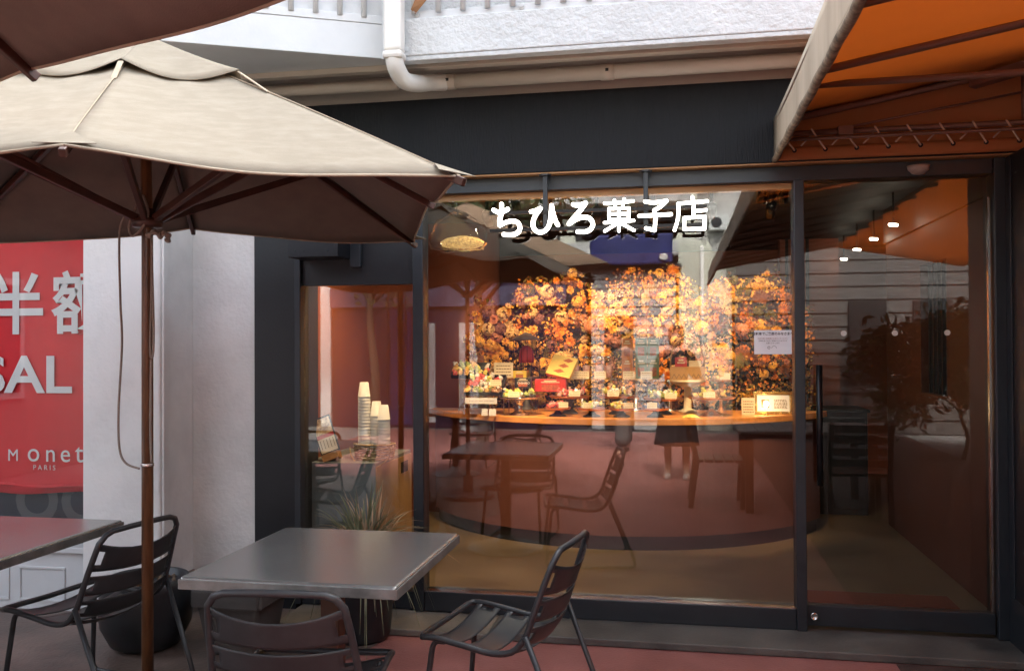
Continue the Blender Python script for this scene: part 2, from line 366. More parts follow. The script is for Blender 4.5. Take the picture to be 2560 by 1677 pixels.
bx('right_wall', M['terracotta'], shop, 4.2, 4.4, .12, 5.6, .053, 2.56)
bx('inner_pier', M['terracotta'], shop, 1.05, 1.62, 4.6, 4.8, .053, 2.56)
for x in (1.10, 1.30): bx('pier_trim', M['dark'], shop, x, x+.03, 4.58, 4.599, .053, 2.56)
fm = bx('door_mat', M['mat_red'], None, .72, 1.50, .40, .64, .0535, .064); setp(fm, 'reddish brown coir mat on the tan floor inside the door', 'mat')
# soffit, parapet, gutters
bx('soffit', M['soffit'], shop, -3.6, 3.4, -.46, .2, 2.985, 3.04)
bx('soffit_board', M['soffit'], shop, -3.6, 3.4, -.085, .09, 2.847, 2.984)
par = bx('parapet', M['stucco'], shop, -1.40, 3.4, -.54, -.462, 2.938, 3.125, .006)
bx('parapet_drip', M['stucco'], par, -1.385, 3.4, -.535, -.47, 2.915, 2.9375, .004)
bx('rail_plate', M['white_paint'], par, -1.38, 3.4, -.522, -.505, 3.1255, 3.165, .003)
bx('upper_wall', M['stucco'], shop, -1.45, 3.4, -.45, -.36, 3.126, 3.75)
def railing(parent, p0, p1, z0, z1, n, off):
    p0 = Vector(p0); p1 = Vector(p1); d = (p1-p0).normalized(); nrm = Vector((d.y, -d.x, 0))
    for k in range(n):
        p = p0+(p1-p0)*((k+.5)/n)+nrm*off
        MB().tube([(p.x, p.y, z0), (p.x, p.y, z1)], .015, 8).build('rail_bar', M['white_metal'], parent, smooth=True)
railing(par, (-1.33, -.49, 0), (1.03, -.49, 0), 3.145, 3.9, 19, .052)
for x in (-1.26, -.73, -.2, .33):
    b = MB().lathe([(.016, 0), (.016, .006), (.008, .008), (.008, .016)], 8).build('bolt', M['white_metal'], par); b.matrix_local = Matrix.Translation((x, -.522, 3.148)) @ Matrix.Rotation(R(90), 4, 'X')
# angled balcony of the left wing
A = Vector((-1.44, -.50, 0)); B = Vector((-3.6, -1.55, 0)); dAB = (B-A).normalized(); nAB = Vector((dAB.y, -dAB.x, 0))
nAB = nAB if nAB.y < 0 else -nAB
def prism(pts, z0, z1):
    n = len(pts); return MB().add([(p[0], p[1], z0) for p in pts]+[(p[0], p[1], z1) for p in pts], [tuple(range(n))[::-1], tuple(range(n, 2*n))]+[(i, (i+1) % n, n+(i+1) % n, n+i) for i in range(n)])
wing = prism([A, B, (-3.6, -.3), (-1.44, -.3)], 2.945, 3.118).build('wing_parapet', M['white_paint'], shop, bevel=.004)
prism([A-nAB*.03, B-nAB*.03, (-3.6, -.3), (-1.44, -.3)], 3.119, 3.9).build('wing_wall', M['white_paint'], wing)
prism([A+nAB*.004, B+nAB*.004, B-nAB*.03, A-nAB*.03], 3.1185, 3.16).build('rail_plate', M['white_paint'], wing, bevel=.003)
railing(wing, A+dAB*.04, A+dAB*1.7, 3.145, 3.9, 14, .0 if nAB.dot(Vector((dAB.y, -dAB.x, 0))) < 0 else .0)
bx('corner_trim', M['stucco'], shop, -1.436, -1.402, -.545, -.46, 2.93, 3.6)
# gutter trim and waste pipe under the soffit
gt = MB().box(-3.4, 3.4, -.40, -.33, 2.925, 2.955).box(-3.4, 3.4, -.405, -.395, 2.918, 2.968).box(-3.4, 3.4, -.36, -.30, 2.9555, 2.984).build('gutter', M['beige'], shop, bevel=.004)
wp = MB().tube([(-1.22, -.24, 2.887), (3.4, -.24, 2.894)], .036, 16).build('waste_pipe', M['beige'], shop, smooth=True)
MB().tube([(-3.4, -.24, 2.90), (-1.45, -.24, 2.89)], .030, 12).build('waste_pipe', M['beige'], shop, smooth=True)
for x in (-1.17, -.335, .9):
    MB().tube([(x-.035, -.24, 2.888), (x+.035, -.24, 2.8885)], .041, 16).build('pipe_clip', M['beige'], wp, smooth=True)
    bx('clip_hole', M['dark'], wp, x-.008, x+.008, -.283, -.279, 2.882, 2.897)
dp = MB().box(-1.392, -1.302, -.66, -.575, 2.93, 3.9).build('downpipe', M['pvc'], shop, bevel=.018, seg=4)
bx('pipe_socket', M['pvc'], dp, -1.397, -1.297, -.665, -.57, 2.895, 2.935, .016)
MB().tube(smooth_path([(-1.347, -.617, 2.915), (-1.345, -.60, 2.87), (-1.33, -.52, 2.825), (-1.29, -.40, 2.84), (-1.25, -.29, 2.875), (-1.19, -.24, 2.887)], 5), .044, 16).build('pipe_elbow', M['pvc'], dp, smooth=True)
MB().add([(-1.28, -.56, 3.16), (-1.22, -.55, 3.30), (-1.20, -.56, 3.20), (-1.26, -.55, 3.14)], [(0, 1, 2, 3)]).build('rust_flake', mat('rusty_scrap', (.25, .12, .05), .8), par, solid=.002)
# the storeys above (they shade the court)
bx('upper_storey', M['white_paint'], shop, -9, 9, .21, 8, 2.99, 6.6)

# ---------------------------------------------------------------- white neighbour building with red sale banner
nb_ = thing('white_building', 'white rendered neighbour building with sale window left of the shop', 'building')
bx('pillar', M['white_wall'], nb_, -3.27, -2.79, -.33, .30, 0, 2.93, .012)
bx('corner_bead', M['white_wall'], nb_, -2.789, -2.775, -.318, -.27, .03, 2.93, .004)
bx('wall', M['white_wall'], nb_, -2.789, -2.392, .0, .30, .0, 2.93)
bx('plinth', mat('grey_plinth', (.2, .2, .19), .8), nb_, -2.788, -2.775, -.262, -.002, .0, .20)
nw = bx('window', M['white_paint'], nb_, -5.2, -3.272, -.24, -.16, 2.3, 2.93)
bx('sill', M['white_paint'], nw, -5.2, -3.272, -.30, -.16, .335, .37, .006)
bx('frame', M['dark'], nw, -3.30, -3.272, -.20, -.17, .3705, 2.299)
bx('pane', glass_mat('clear_pane', .035, (.96, .97, .97)), nw, -5.2, -3.301, -.196, -.188, .3705, 2.299)
lp = bx('lower_panel', M['white_paint'], nb_, -5.2, -3.272, -.27, -.15, .0, .334)
for k in range(4):
    x1 = -3.42-k*.36
    MB().box(x1-.30, x1, -.278, -.2705, .05, .065).box(x1-.30, x1, -.278, -.2705, .235, .25).box(x1-.30, x1-.285, -.278, -.2705, .0655, .2345).box(x1-.015, x1, -.278, -.2705, .0655, .2345).build('panel_moulding', M['white_paint'], lp, bevel=.003)
bx('room_back', M['dark'], nb_, -5.2, -3.272, .35, .40, 0, 2.9)
bl = bx('blue_board', mat('dark_navy_board', (.012, .014, .028), .5), nb_, -5.2, -3.30, -.05, -.02, .34, .9)
text_mesh('letter', 'O', .36, M['lettergrey'], bl, (-3.62, -.052, .46), bold=.012)
text_mesh('letter', 'O', .36, M['lettergrey'], bl, (-3.93, -.052, .46), bold=.012)
bx('wall', M['white_wall'], nb_, -9, -5.201, -.33, .3, 0, 2.93)
bx('upper_wall', M['white_paint'], nb_, -9, -3.605, -1.2, .2, 2.94, 6)
bn = thing('sale_banner', 'red half price sale banner hanging in the left window', 'banner', (-3.9, -.10, .66))
MB().grid(lambda u, v: (-.9+1.53*u, .006*math.sin(u*14+v*3)+.02*math.exp(-v*9)*math.sin(u*17), -.02+.012*math.sin(u*8)*(1-v)+1.62*v), 60, 30).build('cloth', M['red'], bn, smooth=True, solid=.003)
MB().tube([(-.9+1.53*k/30, -.012+.01*math.sin(k*.8), .02+.008*math.sin(k*.53)) for k in range(31)], .010, 8).build('hem', M['red'], bn, smooth=True)
yb = -.018
text_mesh('print', '半', .39, M['letterwhite'], bn, (-.165, yb, .955), bold=.007)
text_mesh('print', '額', .39, M['letterwhite'], bn, (.265, yb, .955), bold=.007)
text_mesh('print', 'SAL', .305, M['letterwhite'], bn, (-.215, yb, .575), bold=.006, xs=1.25)
text_mesh('print', 'E', .305, M['letterwhite'], bn, (.50, yb, .575), bold=.006)
for ch, x, s, b_ in (('M', -.028, .10, .0), ('o', .105, .16, .0), ('n', .225, .15, .0), ('e', .325, .15, .0), ('t', .425, .165, .0)):
    text_mesh('print', ch, s, M['letterwhite'], bn, (x, yb, .165), bold=b_)
text_mesh('print', 'P A R I S', .042, M['letterpink'], bn, (.145, yb, .115))
text_mesh('print', '®', .045, M['letterpink'], bn, (.49, yb, .15))

# ---------------------------------------------------------------- illuminated sign
STROKES = [[(-0.95, 2.218), (-0.924, 2.204), (-0.897, 2.208), (-0.874, 2.22)], [(-0.907, 2.247), (-0.909, 2.201), (-0.918, 2.162), (-0.917, 2.135)], [(-0.917, 2.135), (-0.89, 2.148), (-0.855, 2.156), (-0.825, 2.15), (-0.81, 2.127), (-0.814, 2.101), (-0.835, 2.086), (-0.865, 2.083), (-0.896, 2.086)], [(-0.748, 2.202), (-0.725, 2.206), (-0.699, 2.218)], [(-0.699, 2.217), (-0.726, 2.181), (-0.739, 2.142), (-0.733, 2.113), (-0.709, 2.093), (-0.679, 2.097), (-0.655, 2.123), (-0.644, 2.169), (-0.639, 2.231)], [(-0.639, 2.231), (-0.632, 2.193), (-0.62, 2.153), (-0.607, 2.128)], [(-0.524, 2.232), (-0.495, 2.227), (-0.46, 2.238)], [(-0.46, 2.237), (-0.486, 2.202), (-0.52, 2.165), (-0.547, 2.132)], [(-0.547, 2.132), (-0.51, 2.154), (-0.472, 2.165), (-0.439, 2.157), (-0.423, 2.13), (-0.431, 2.105), (-0.457, 2.089), (-0.501, 2.089)], [(-0.361, 2.233), (-0.33, 2.231), (-0.213, 2.239)], [(-0.31, 2.247), (-0.306, 2.219)], [(-0.259, 2.252), (-0.266, 2.221)], [(-0.339, 2.204), (-0.338, 2.147)], [(-0.339, 2.204), (-0.235, 2.204)], [(-0.235, 2.203), (-0.238, 2.145)], [(-0.337, 2.176), (-0.238, 2.175)], [(-0.338, 2.148), (-0.238, 2.147)], [(-0.287, 2.204), (-0.288, 2.086)], [(-0.362, 2.132), (-0.211, 2.139)], [(-0.298, 2.126), (-0.361, 2.088)], [(-0.276, 2.127), (-0.21, 2.088)], [(-0.152, 2.235), (-0.107, 2.228), (-0.044, 2.235)], [(-0.044, 2.234), (-0.072, 2.208), (-0.104, 2.189)], [(-0.105, 2.189), (-0.101, 2.142), (-0.105, 2.085)], [(-0.105, 2.085), (-0.148, 2.097)], [(-0.183, 2.161), (-0.021, 2.165)], [(0.087, 2.25), (0.091, 2.223)], [(0.015, 2.218), (0.16, 2.226)], [(0.016, 2.218), (0.017, 2.171), (0.009, 2.124), (-0.004, 2.083)], [(0.093, 2.204), (0.091, 2.148)], [(0.093, 2.176), (0.154, 2.181)], [(0.046, 2.144), (0.045, 2.086)], [(0.046, 2.144), (0.148, 2.148)], [(0.148, 2.147), (0.146, 2.085)], [(0.046, 2.086), (0.146, 2.086)]]
GLYPH = [(0, 3, .0102), (3, 6, .0102), (6, 9, .0102), (9, 21, .0066), (21, 26, .0084), (26, 35, .0074)]
def ribbon(mb, pts, r, y0, y1):
    """a rounded stroke cut from plate: outline with half-round ends, extruded from y0 to y1"""
    P = [Vector((p[0], p[1])) for p in pts]; n = len(P); L_, R_ = [], []
    for i in range(n):
        t = (P[min(i+1, n-1)]-P[max(i-1, 0)]).normalized(); nn = Vector((-t.y, t.x)); L_.append(P[i]+nn*r); R_.append(P[i]-nn*r)
    def cap(c, d):
        a0 = math.atan2(d.y, d.x); return [c+Vector((math.cos(a0+a), math.sin(a0+a)))*r for a in (R(60), R(30), 0, R(-30), R(-60))]
    t1 = (P[-1]-P[-2]).normalized(); t0 = (P[0]-P[1]).normalized()
    b = len(mb.v)
    for y in (y0, y1):
        for i in range(n): mb.v.append((L_[i].x, y, L_[i].y)); mb.v.append((R_[i].x, y, R_[i].y))
    for i in range(n-1):
        a = b+2*i; k = 2*n
        mb.f += [(a, a+1, a+3, a+2), (a+k, a+k+2, a+k+3, a+k+1), (a, a+2, a+k+2, a+k), (a+1, a+k+1, a+k+3, a+3)]
    for c, d, i, fl in ((P[-1], t1, n-1, 1), (P[0], t0, 0, 0)):
        cp = cap(c, d); ring = ([L_[i]]+cp+[R_[i]]) if fl else ([R_[i]]+cp+[L_[i]])
        b2 = len(mb.v); m_ = len(ring)
        for y in (y0, y1): mb.v += [(q.x, y, q.y) for q in ring]
        mb.f += [tuple(range(b2, b2+m_))[::-1], tuple(range(b2+m_, b2+2*m_))]
        for k in range(m_-1): mb.f.append((b2+k, b2+k+1, b2+m_+k+1, b2+m_+k))
sg = thing('shop_sign', 'white illuminated Japanese lettering sign hanging before the shop window', 'sign', (-.4, -.15, 2.41))
for gi, (a, b, r) in enumerate(GLYPH):
    fr, bk = MB(), MB()
    for s_i, s in enumerate(STROKES[a:b]):
        pts = smooth_path([(p[0]+.4, p[1]-2.41, 0) for p in s], 5) if len(s) > 2 else [Vector((p[0]+.4, p[1]-2.41, 0)) for p in s]
        pts = [(p.x, p.y) for p in pts]; e = .0002*s_i
        ribbon(fr, pts, r, -.006-e, .002); ribbon(bk, pts, r*1.06, .0025, .028+e)
    l_ = fr.build('letter', M['signlit'], sg); bk.build('letter_back', M['dark'], l_)
for z in (2.205, 2.112): MB().box(-.58, .56, .030, .042, z-2.41-.009, z-2.41+.009).build('rail', M['blackmetal'], sg)
for x in (-.68, -.15):
    r_ = MB().box(x+.4-.012, x+.4+.012, .043, .066, -.33, -.012).build('hanger_rod', M['frame'], sg, bevel=.002)
    MB().lathe([(.034, 0), (.034, .008)], 6).build('flange', M['frame'], r_).location = (x+.4, .055, -.0115)

# ---------------------------------------------------------------- umbrellas
def umbrella(label, loc, th, hx, hy, tilt, zc, fab, dz_mid=.068, dz_peak=.678, detail=True, foot=True):
    u = thing('parasol', label, 'parasol', loc)
    tx, ty = tilt; c, s = math.cos(th), math.sin(th)
    def q(a, b, dz):
        dx = a*hx*c-b*hy*s; dy = a*hx*s+b*hy*c
        return Vector((dx-tx*dz, dy-ty*dz, zc+dz+dx*tx+dy*ty))
    apex = q(0, 0, dz_peak)
    ends = [(1, -1, 0), (1, 0, dz_mid), (1, 1, 0), (0, 1, dz_mid), (-1, 1, 0), (-1, 0, dz_mid), (-1, -1, 0), (0, -1, dz_mid)]
    E_ = [q(*e) for e in ends]
    cl = MB(); NU, NV = 22, 14
    for i in range(8):
        e0, e1 = E_[i], E_[(i+1) % 8]
        def fn(a, t, e0=e0, e1=e1):
            t = .03+.97*t
            e = e0.lerp(e1, a); w = math.sin(math.pi*a)
            p = apex.lerp(e, t)
            p.z -= .030*w*t*t + .012*math.sin(math.pi*t)*w
            p.z += .018*math.sin(math.pi*min(1, t*1.0))*(1-w)*.6
            inw = (Vector((0, 0, e.z))-e); inw.z = 0
            p += inw.normalized()*(.02*w*t**3)
            p.z += .005*math.sin(a*19+t*6+i*2)*t*(1-t)*2 + .004*math.sin(t*26+a*5+i)*w*t*(1-t)*2 + .004*math.exp(-((1-t)*9)**2)*math.sin(a*9+i)
            return p
        cl.grid(fn, NU, NV)
    can = cl.build('canopy', M['lining'], u, smooth=True, solid=.0025); can.data.materials.append(fab); can.modifiers[0].material_offset = 1; can.modifiers[0].material_offset_rim = 1  # inner face takes the darkened canvas, outer face the plain one
    hem = MB()
    for i in range(8):
        e0, e1 = E_[i], E_[(i+1) % 8]; pts = []
        for k in range(NU+1):
            a = k/NU; e = e0.lerp(e1, a); w = math.sin(math.pi*a); p = e.copy(); p.z -= .030*w; inw = Vector((0, 0, e.z))-e; inw.z = 0; p += inw.normalized()*.02*w; p.z += .004*math.sin(a*9+i); pts.append(p)
        hem.tube(pts, .0045, 6)
    hem.build('hem', M['hem'], can, smooth=True)
    sm_ = MB()
    for i in range(8):
        pts = [apex.lerp(E_[i], .03+.97*k/14) for k in range(15)]
        for k, p in enumerate(pts): p.z += .018*math.sin(math.pi*(.03+.97*k/14))*.6+.0025
        sm_.tube(pts, .0022, 5)
    sm_.build('seam', M['hem'], can, smooth=True)
    if detail:   # vent cap, straps, finial, rib pockets
        cap_ = MB(); ap2 = apex+Vector((0, 0, .035))
        CE = [apex.lerp(e, .36)+Vector((0, 0, .028)) for e in E_]
        for i in range(8):
            e0, e1 = CE[i], CE[(i+1) % 8]
            def fc(a, t, e0=e0, e1=e1, i=i):
                p = ap2.lerp(e0.lerp(e1, a), .06+.94*t); w = math.sin(math.pi*a)
                p.z += -.034*w*t**2 + .022*(1-w)*t**3; return p
            cap_.grid(fc, 14, 8)
        cap_.build('vent_cap', fab, u, smooth=True, solid=.002)
        for i in (0, 1, 2, 6, 7):
            a = CE[i]+Vector((0, 0, .012)); b_ = apex.lerp(E_[i], .46)+Vector((0, 0, .012))
            MB().bar(a, b_, .018, .003).build('vent_strap', M['hem'], u)
        f_ = MB().lathe([(.07, -.005), (.062, .012), (.045, .018), (.042, .045), (.036, .055), (.03, .085), (.012, .1)], 20).build('finial', M['grey_plastic'], u, smooth=True); f_.location = ap2
        for i in range(8):
            e = E_[i]; d = (apex-e).normalized(); t = (E_[(i+1) % 8]-E_[i-1]).normalized(); n_ = t.cross(d).normalized(); n_ = n_ if n_.z > 0 else -n_
            o_ = e+n_*.006+d*.004
            MB().add([o_+t*.085*(-1)+d*.004, o_+t*.085+d*.004, o_+d*.10], [(0, 1, 2)]).build('rib_pocket', fab, can, solid=.002)
    hubz = 2.0
    for i in range(8):
        e = E_[i]; a = apex.lerp(e, .04)-Vector((0, 0, .03)); b_ = e-Vector((0, 0, .014))+(e-apex).normalized()*.02; 
        rb = MB().bar(a, b_, .020, .026).build('rib', M['ribwood'], u, bevel=.003)
        mid = a.lerp(b_, .52)-Vector((0, 0, .015)); hd = (e-apex); hd.z = 0; hd.normalize()
        hb = Vector((-tx*(-.0), 0, hubz))+hd*.045
        MB().bar(hb, mid, .022, .030).build('strut', M['ribwood'], rb, bevel=.003)
    pole = MB().tube([(0, 0, .02), (0, 0, 2.0), tuple(apex)], [.0225, .0215, .0205], 20).build('pole', M['polewood'], u, smooth=True)
    MB().lathe([(.03, 0), (.055, .004), (.060, .02), (.058, .035), (.032, .042), (.03, .075)], 16).build('hub', M['ribwood'], u, smooth=True).location = (0, 0, hubz-.035)
    if foot: MB().lathe([(.26, 0), (.26, .04), (.24, .06), (.05, .065), (.05, .22), (.03, .225)], 32).build('base', M['planterblack'], u, smooth=False)
    return u
main = umbrella('beige square canvas parasol with wooden pole between the two tables', (-2.041, -1.6, 0), .363, 1.113, 1.011, (.008, .022), 2.013, M['fabric'])
rp = smooth_path([(-.045, -.05, 2.03), (-.10, -.03, 1.95), (-.104, -.02, 1.68), (-.097, -.02, 1.51), (-.112, -.02, 1.255), (-.108, -.02, 1.103), (-.08, -.02, 1.045), (-.02, -.022, 1.025)], 8)
MB().tube(rp, .0045, 8).build('rope', M['rope'], main, smooth=True)
rp = smooth_path([(.0, -.03, 2.09), (.03, -.04, 2.02), (.01, -.05, 1.96), (-.03, -.05, 1.93), (-.045, -.05, 1.97), (-.02, -.045, 2.04), (-.01, -.03, 2.12)], 8)
MB().tube(rp, .0055, 8).build('rope', M['rope'], main, smooth=True)
rp = smooth_path([(.03, -.02, 1.92), (.035, -.02, 1.75), (.04, -.02, 1.55), (.035, -.02, 1.46), (.025, -.02, 1.49), (.03, -.02, 1.7), (.033, -.02, 1.91)], 8)
MB().tube(rp, .0045, 8).build('rope', M['rope'], main, smooth=True)
rp = smooth_path([(.028, -.02, 1.45), (.027, -.02, 1.30), (.026, -.02, 1.16), (.023, -.01, 1.05)], 8)
MB().tube(rp, .0045, 8).build('rope', M['rope'], main, smooth=True)
rp = smooth_path([(.015, -.02, 1.93), (.045, -.03, 1.945), (.07, -.02, 1.93), (.09, -.02, 1.94), (.105, -.02, 1.925), (.095, -.02, 1.905)], 8)
MB().tube(rp, [.010+.004*math.sin(k*.9) for k in range(len(rp))], 8).build('rope_knot', M['rope'], main, smooth=True)
MB().lathe([(.0235, 0), (.0245, .002), (.0245, .010), (.0235, .012)], 20).build('clamp_ring', M['silver'], main, smooth=True).location = (0, 0, 1.032)
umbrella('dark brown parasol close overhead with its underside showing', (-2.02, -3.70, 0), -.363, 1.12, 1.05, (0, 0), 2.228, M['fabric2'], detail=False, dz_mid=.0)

# ---------------------------------------------------------------- awning over the door
aw = thing('awning', 'orange gabled awning with tan valance over the shop door', 'awning', (1.09, 0, 2.42))
ax0, ay0, ay1 = .5-1.09, -.105, -9.4
sl = .185; rx = 2.35-1.09; zt0 = .215; rz_ = zt0+sl*(rx-ax0)
ym_ = -2.75
MB().grid(lambda u, v: (ax0+(rx-ax0)*u, ay0+(ym_-ay0)*v, zt0+sl*(rx-ax0)*u-.02*math.sin(math.pi*u)*abs(math.sin(v*math.pi*3.6))+.004*math.sin(u*17+v*9)), 24, 40).build('roof_cloth', M['orange'], aw, smooth=True, solid=.003)
MB().grid(lambda u, v: (ax0+(rx-ax0)*u, ym_-.004+(ay1-ym_)*v, zt0+sl*(rx-ax0)*u-.02*math.sin(math.pi*u)*abs(math.sin(v*math.pi*9))), 20, 70).build('outer_roof_cloth', mat('brown_awning_cloth', (.10, .075, .06), .8, var=.1, vs=3, trans=.12), aw, smooth=True, solid=.003)  # far awning cloth coloured darker and opaque so its reflection stays dim
MB().grid(lambda u, v: (2*rx-ax0-(rx-ax0)*u, ay0+(ay1-ay0)*v, zt0+sl*(rx-ax0)*u), 6, 8).build('roof_cloth', M['orange'], aw, smooth=True, solid=.003)
MB().grid(lambda u, v: (ax0-.003+.004*math.sin(u*21), ay0+.01+(ay1-ay0)*u, .012+(zt0-.008)*v), 40, 6).build('side_valance', M['valance'], aw, smooth=True, solid=.004)
hp = [(ax0+.002*math.sin(k*1.3), ay0+.005+(ay1-ay0)*k/120, .012) for k in range(121)]
MB().tube(hp, .017, 10).build('valance_hem', M['mould'], aw, smooth=True)
# back cloth against the fascia, with a laced bottom band
MB().add([(ax0+.01, ay0-.012, .02), (2*rx-ax0-.01, ay0-.012, .02), (2*rx-ax0-.01, ay0-.012, zt0-.01), (rx, ay0-.012, rz_-.01), (ax0+.01, ay0-.012, zt0-.01)], [(0, 1, 2, 3, 4)]).build('back_cloth', M['orange'], aw, solid=.003)
MB().grid(lambda u, v: (ax0+.01+2.6*u, ay0-.03-.008*math.sin(v*3), .0+.065*v), 30, 4).build('laced_band', M['orange'], aw, smooth=True, solid=.004)
def tb(a, b, r=.014, name='frame_tube'): return MB().tube([a, b], r, 10).build(name, M['tubebrown'], aw, smooth=True)
tb((ax0+.02, -.17, .125), (2.4, -.17, .135)); tb((ax0+.02, -.22, .085), (2.4, -.22, .095), .009)
for Y in [-.17]+[-.95-.72*k for k in range(12)]: tb((ax0+.01, Y, zt0-.03), (rx, Y, rz_-.035), .017)
tb((ax0+.02, -.62, .235), (2.4, -.62, .25), .016); tb((ax0+.01, -.12, .19), (ax0+.01, -9.3, .19), .014)
tb((.55, -.17, .135), (.55, -.17, .40), .012)
tb((-.28, -.17, .14), (.55, -.17, .275), .006); tb((.55, -.17, .275), (1.4, -.17, .42), .006)
MB().bar((.32, -.17, .33), (1.1, -.95, .38), .06, .05).build('brace', M['tubebrown'], aw)
for x in (-.30, .62): MB().box(x, x+.07, -.21, -.14, .10, .145).build('bracket', M['tubebrown'], aw)
for x in (-.33, .10): pass
k = 0; x = ax0+.09
while x < 1.3:
    e = MB().lathe([(.011, 0), (.011, .004), (.006, .004), (.006, 0)], 12).build('eyelet', M['dark'], aw); e.matrix_local = Matrix.Translation((x, ay0-.043, .045)) @ Matrix.Rotation(R(90), 4, 'X')
    MB().tube(smooth_path([(x, ay0-.045, .045), (x-.045, ay0-.075, .10), (x-.072, ay0-.082, .142)], 4), .0045, 6).build('lacing', M['cord'], aw, smooth=True)
    MB().tube(smooth_path([(x+.03, ay0-.048, .065), (x+.075, ay0-.06, .11)], 3), .004, 6).build('lacing', M['cord'], aw, smooth=True)
    x += .148
sm = MB().lathe([(.055, 0), (.05, -.02), (.03, -.04), (.005, -.045)], 20).build('sensor_dome', mat('grey_dome', (.35, .31, .29), .4), shop, smooth=True); sm.location = (1.20, -.035, 2.385)

# ---------------------------------------------------------------- tables
def table(label, x0, x1, y0, y1, loc_rot=0):
    cx, cy = (x0+x1)/2, (y0+y1)/2; w, d = x1-x0, y1-y0
    t = thing('cafe_table', label, 'table', (cx, cy, 0), loc_rot, 'zinc topped cafe tables')
    tp = MB().box(-w/2, w/2, -d/2, d/2, .700, .740).build('tabletop', M['zinc'], t, bevel=.010, seg=4)
    r_ = [(-w/2-.002, -d/2-.002), (w/2+.002, -d/2-.002), (w/2+.002, d/2+.002), (-w/2-.002, d/2+.002)]
    eb = MB()
    for i in range(4):
        a, b = r_[i], r_[(i+1) % 4]; eb.bar((a[0], a[1], .7155), (b[0], b[1], .7155), .005, .033)
    eb.build('edge_band', M['zincedge'], tp, bevel=.002)
    MB().box(-.035, .035, -.035, .035, .04, .699).build('column', M['teak'], t, bevel=.004)
    MB().lathe([(.29, 0), (.29, .012), (.25, .020), (.245, .024), (.20, .028), (.19, .033), (.14, .037), (.10, .05), (.065, .075), (.05, .10)], 40).build('base', M['zincedge'], t, smooth=True)
    return t
table('grey zinc topped cafe table in front of the take-away window', -1.621, -.872, -2.068, -1.262)
table('grey zinc topped cafe table at the left edge reflecting the red banner', -3.15, -2.398, -1.99, -1.235)

# ---------------------------------------------------------------- chairs
prof = smooth_path([(.255, .438, 0), (.20, .440, 0), (.08, .424, 0), (-.04, .408, 0), (-.125, .425, 0), (-.175, .487, 0), (-.205, .57, 0), (-.24, .67, 0), (-.285, .79, 0)], 8)
PS = [0]
for i in range(1, len(prof)): PS.append(PS[-1]+(prof[i]-prof[i-1]).length)
def pat(s):
    s = max(0, min(PS[-1], s))
    for i in range(1, len(prof)):
        if s <= PS[i]:
            t = (s-PS[i-1])/max(1e-9, PS[i]-PS[i-1]); return prof[i-1].lerp(prof[i], t), (prof[i]-prof[i-1]).normalized()
    return prof[-1], (prof[-1]-prof[-2]).normalized()
SL = PS[-1]
def hw(s): return .248 - .030*max(0, (s/SL-.55)/.45)**1.5
def make_chair():
    t = thing('metal_chair', 'x', 'chair', group='graphite metal strap chairs')
    # seat and back loop
    side = []
    for k in range(31):
        s = SL*k/30*.955; p, d = pat(s); side.append((hw(s), p.x, p.y))
    ptop, dtop = pat(SL)
    loop = [Vector(p) for p in side]
    c1 = Vector((hw(SL)-.005, ptop.x+.004, ptop.y-.01)); c2 = Vector((-c1.x, c1.y, c1.z))
    topmid = [Vector((hw(SL)-.02, ptop.x, ptop.y)), Vector((hw(SL)-.055, ptop.x-.002, ptop.y+.012)), Vector((.08, ptop.x-.016, ptop.y+.018)), Vector((-.08, ptop.x-.016, ptop.y+.018)), Vector((-hw(SL)+.055, ptop.x-.002, ptop.y+.012)), Vector((-hw(SL)+.02, ptop.x, ptop.y))]
    full = loop + topmid + [Vector((-p.x, p.y, p.z)) for p in reversed(loop)]
    fr = [Vector((-hw(0)+.03, .268, .436)), Vector((0, .272, .430)), Vector((hw(0)-.03, .268, .436))]
    MB().tube(full+fr, .0125, 12, closed=True).build('seat_frame', M['chair'], t, smooth=True)
    straps = [(.025, .150), (.185, .305), (.335, .435), (.462, .545), (.570, .665), (.688, .825)]
    straps = [(a*SL/.86, b*SL/.86) for a, b in straps]
    vv = [-1, -.955, -.85, -.78, -.6, -.35, -.1, .1, .35, .6, .78, .85, .955, 1]
    for a, b in straps:
        nu = 8; mb = MB(); b0 = 0
        last = b > .8*SL/.86
        for i in range(nu+1):
            for v in vv:
                e = 1-v*v
                s = a+(b-a)*i/nu
                if last: s -= .028*e*(i/nu)
                p, d = pat(s); n_ = Vector((d.y, -d.x, 0))
                if n_.y > 0: n_ = -n_
                if n_.x > .5: n_ = -n_
                back = max(0, min(1, (s/SL-.42)/.25))
                dep = (.040*(1-back)+.052*back)*(1-v*v)**.9
                nx = n_ if back < .5 else n_
                q = p+Vector((nx.x, nx.y, 0))*dep
                mb.v.append((v*hw(s), q.x, q.y))
        m_ = len(vv)
        for i in range(nu):
            for j in range(m_-1):
                vm = abs((vv[j]+vv[j+1])/2)
                if .85 < vm < .955 and 2 <= i < nu-2: continue
                k = i*m_+j; mb.f.append((k, k+1, k+m_+1, k+m_))
        mb.build('strap', M['chair'], t, smooth=True, solid=.0028)
    for sgn in (-1, 1):
        p, d = pat(.595*SL)
        leg = round_path([(sgn*.215, .175, .418), (sgn*.215, .225, .416), (sgn*.238, .262, .10), (sgn*.242, .268, .011), (sgn*.246, -.36, .011), (sgn*.246, -.345, .08), (sgn*(hw(.6*SL)+.012), p.x, p.y)], .045, 6)
        MB().tube(leg, .0115, 10).build('leg', M['chair'], t, smooth=True)
    return t
ch0 = make_chair()
def put_chair(o, label, x, y, rz): o.location = (x, y, 0); o.rotation_euler = (0, 0, R(rz)); o.scale = (.95,)*3; o['label'] = label
put_chair(ch0, 'graphite metal strap chair in side view right of the middle table', -.655, -1.375, 79.6)
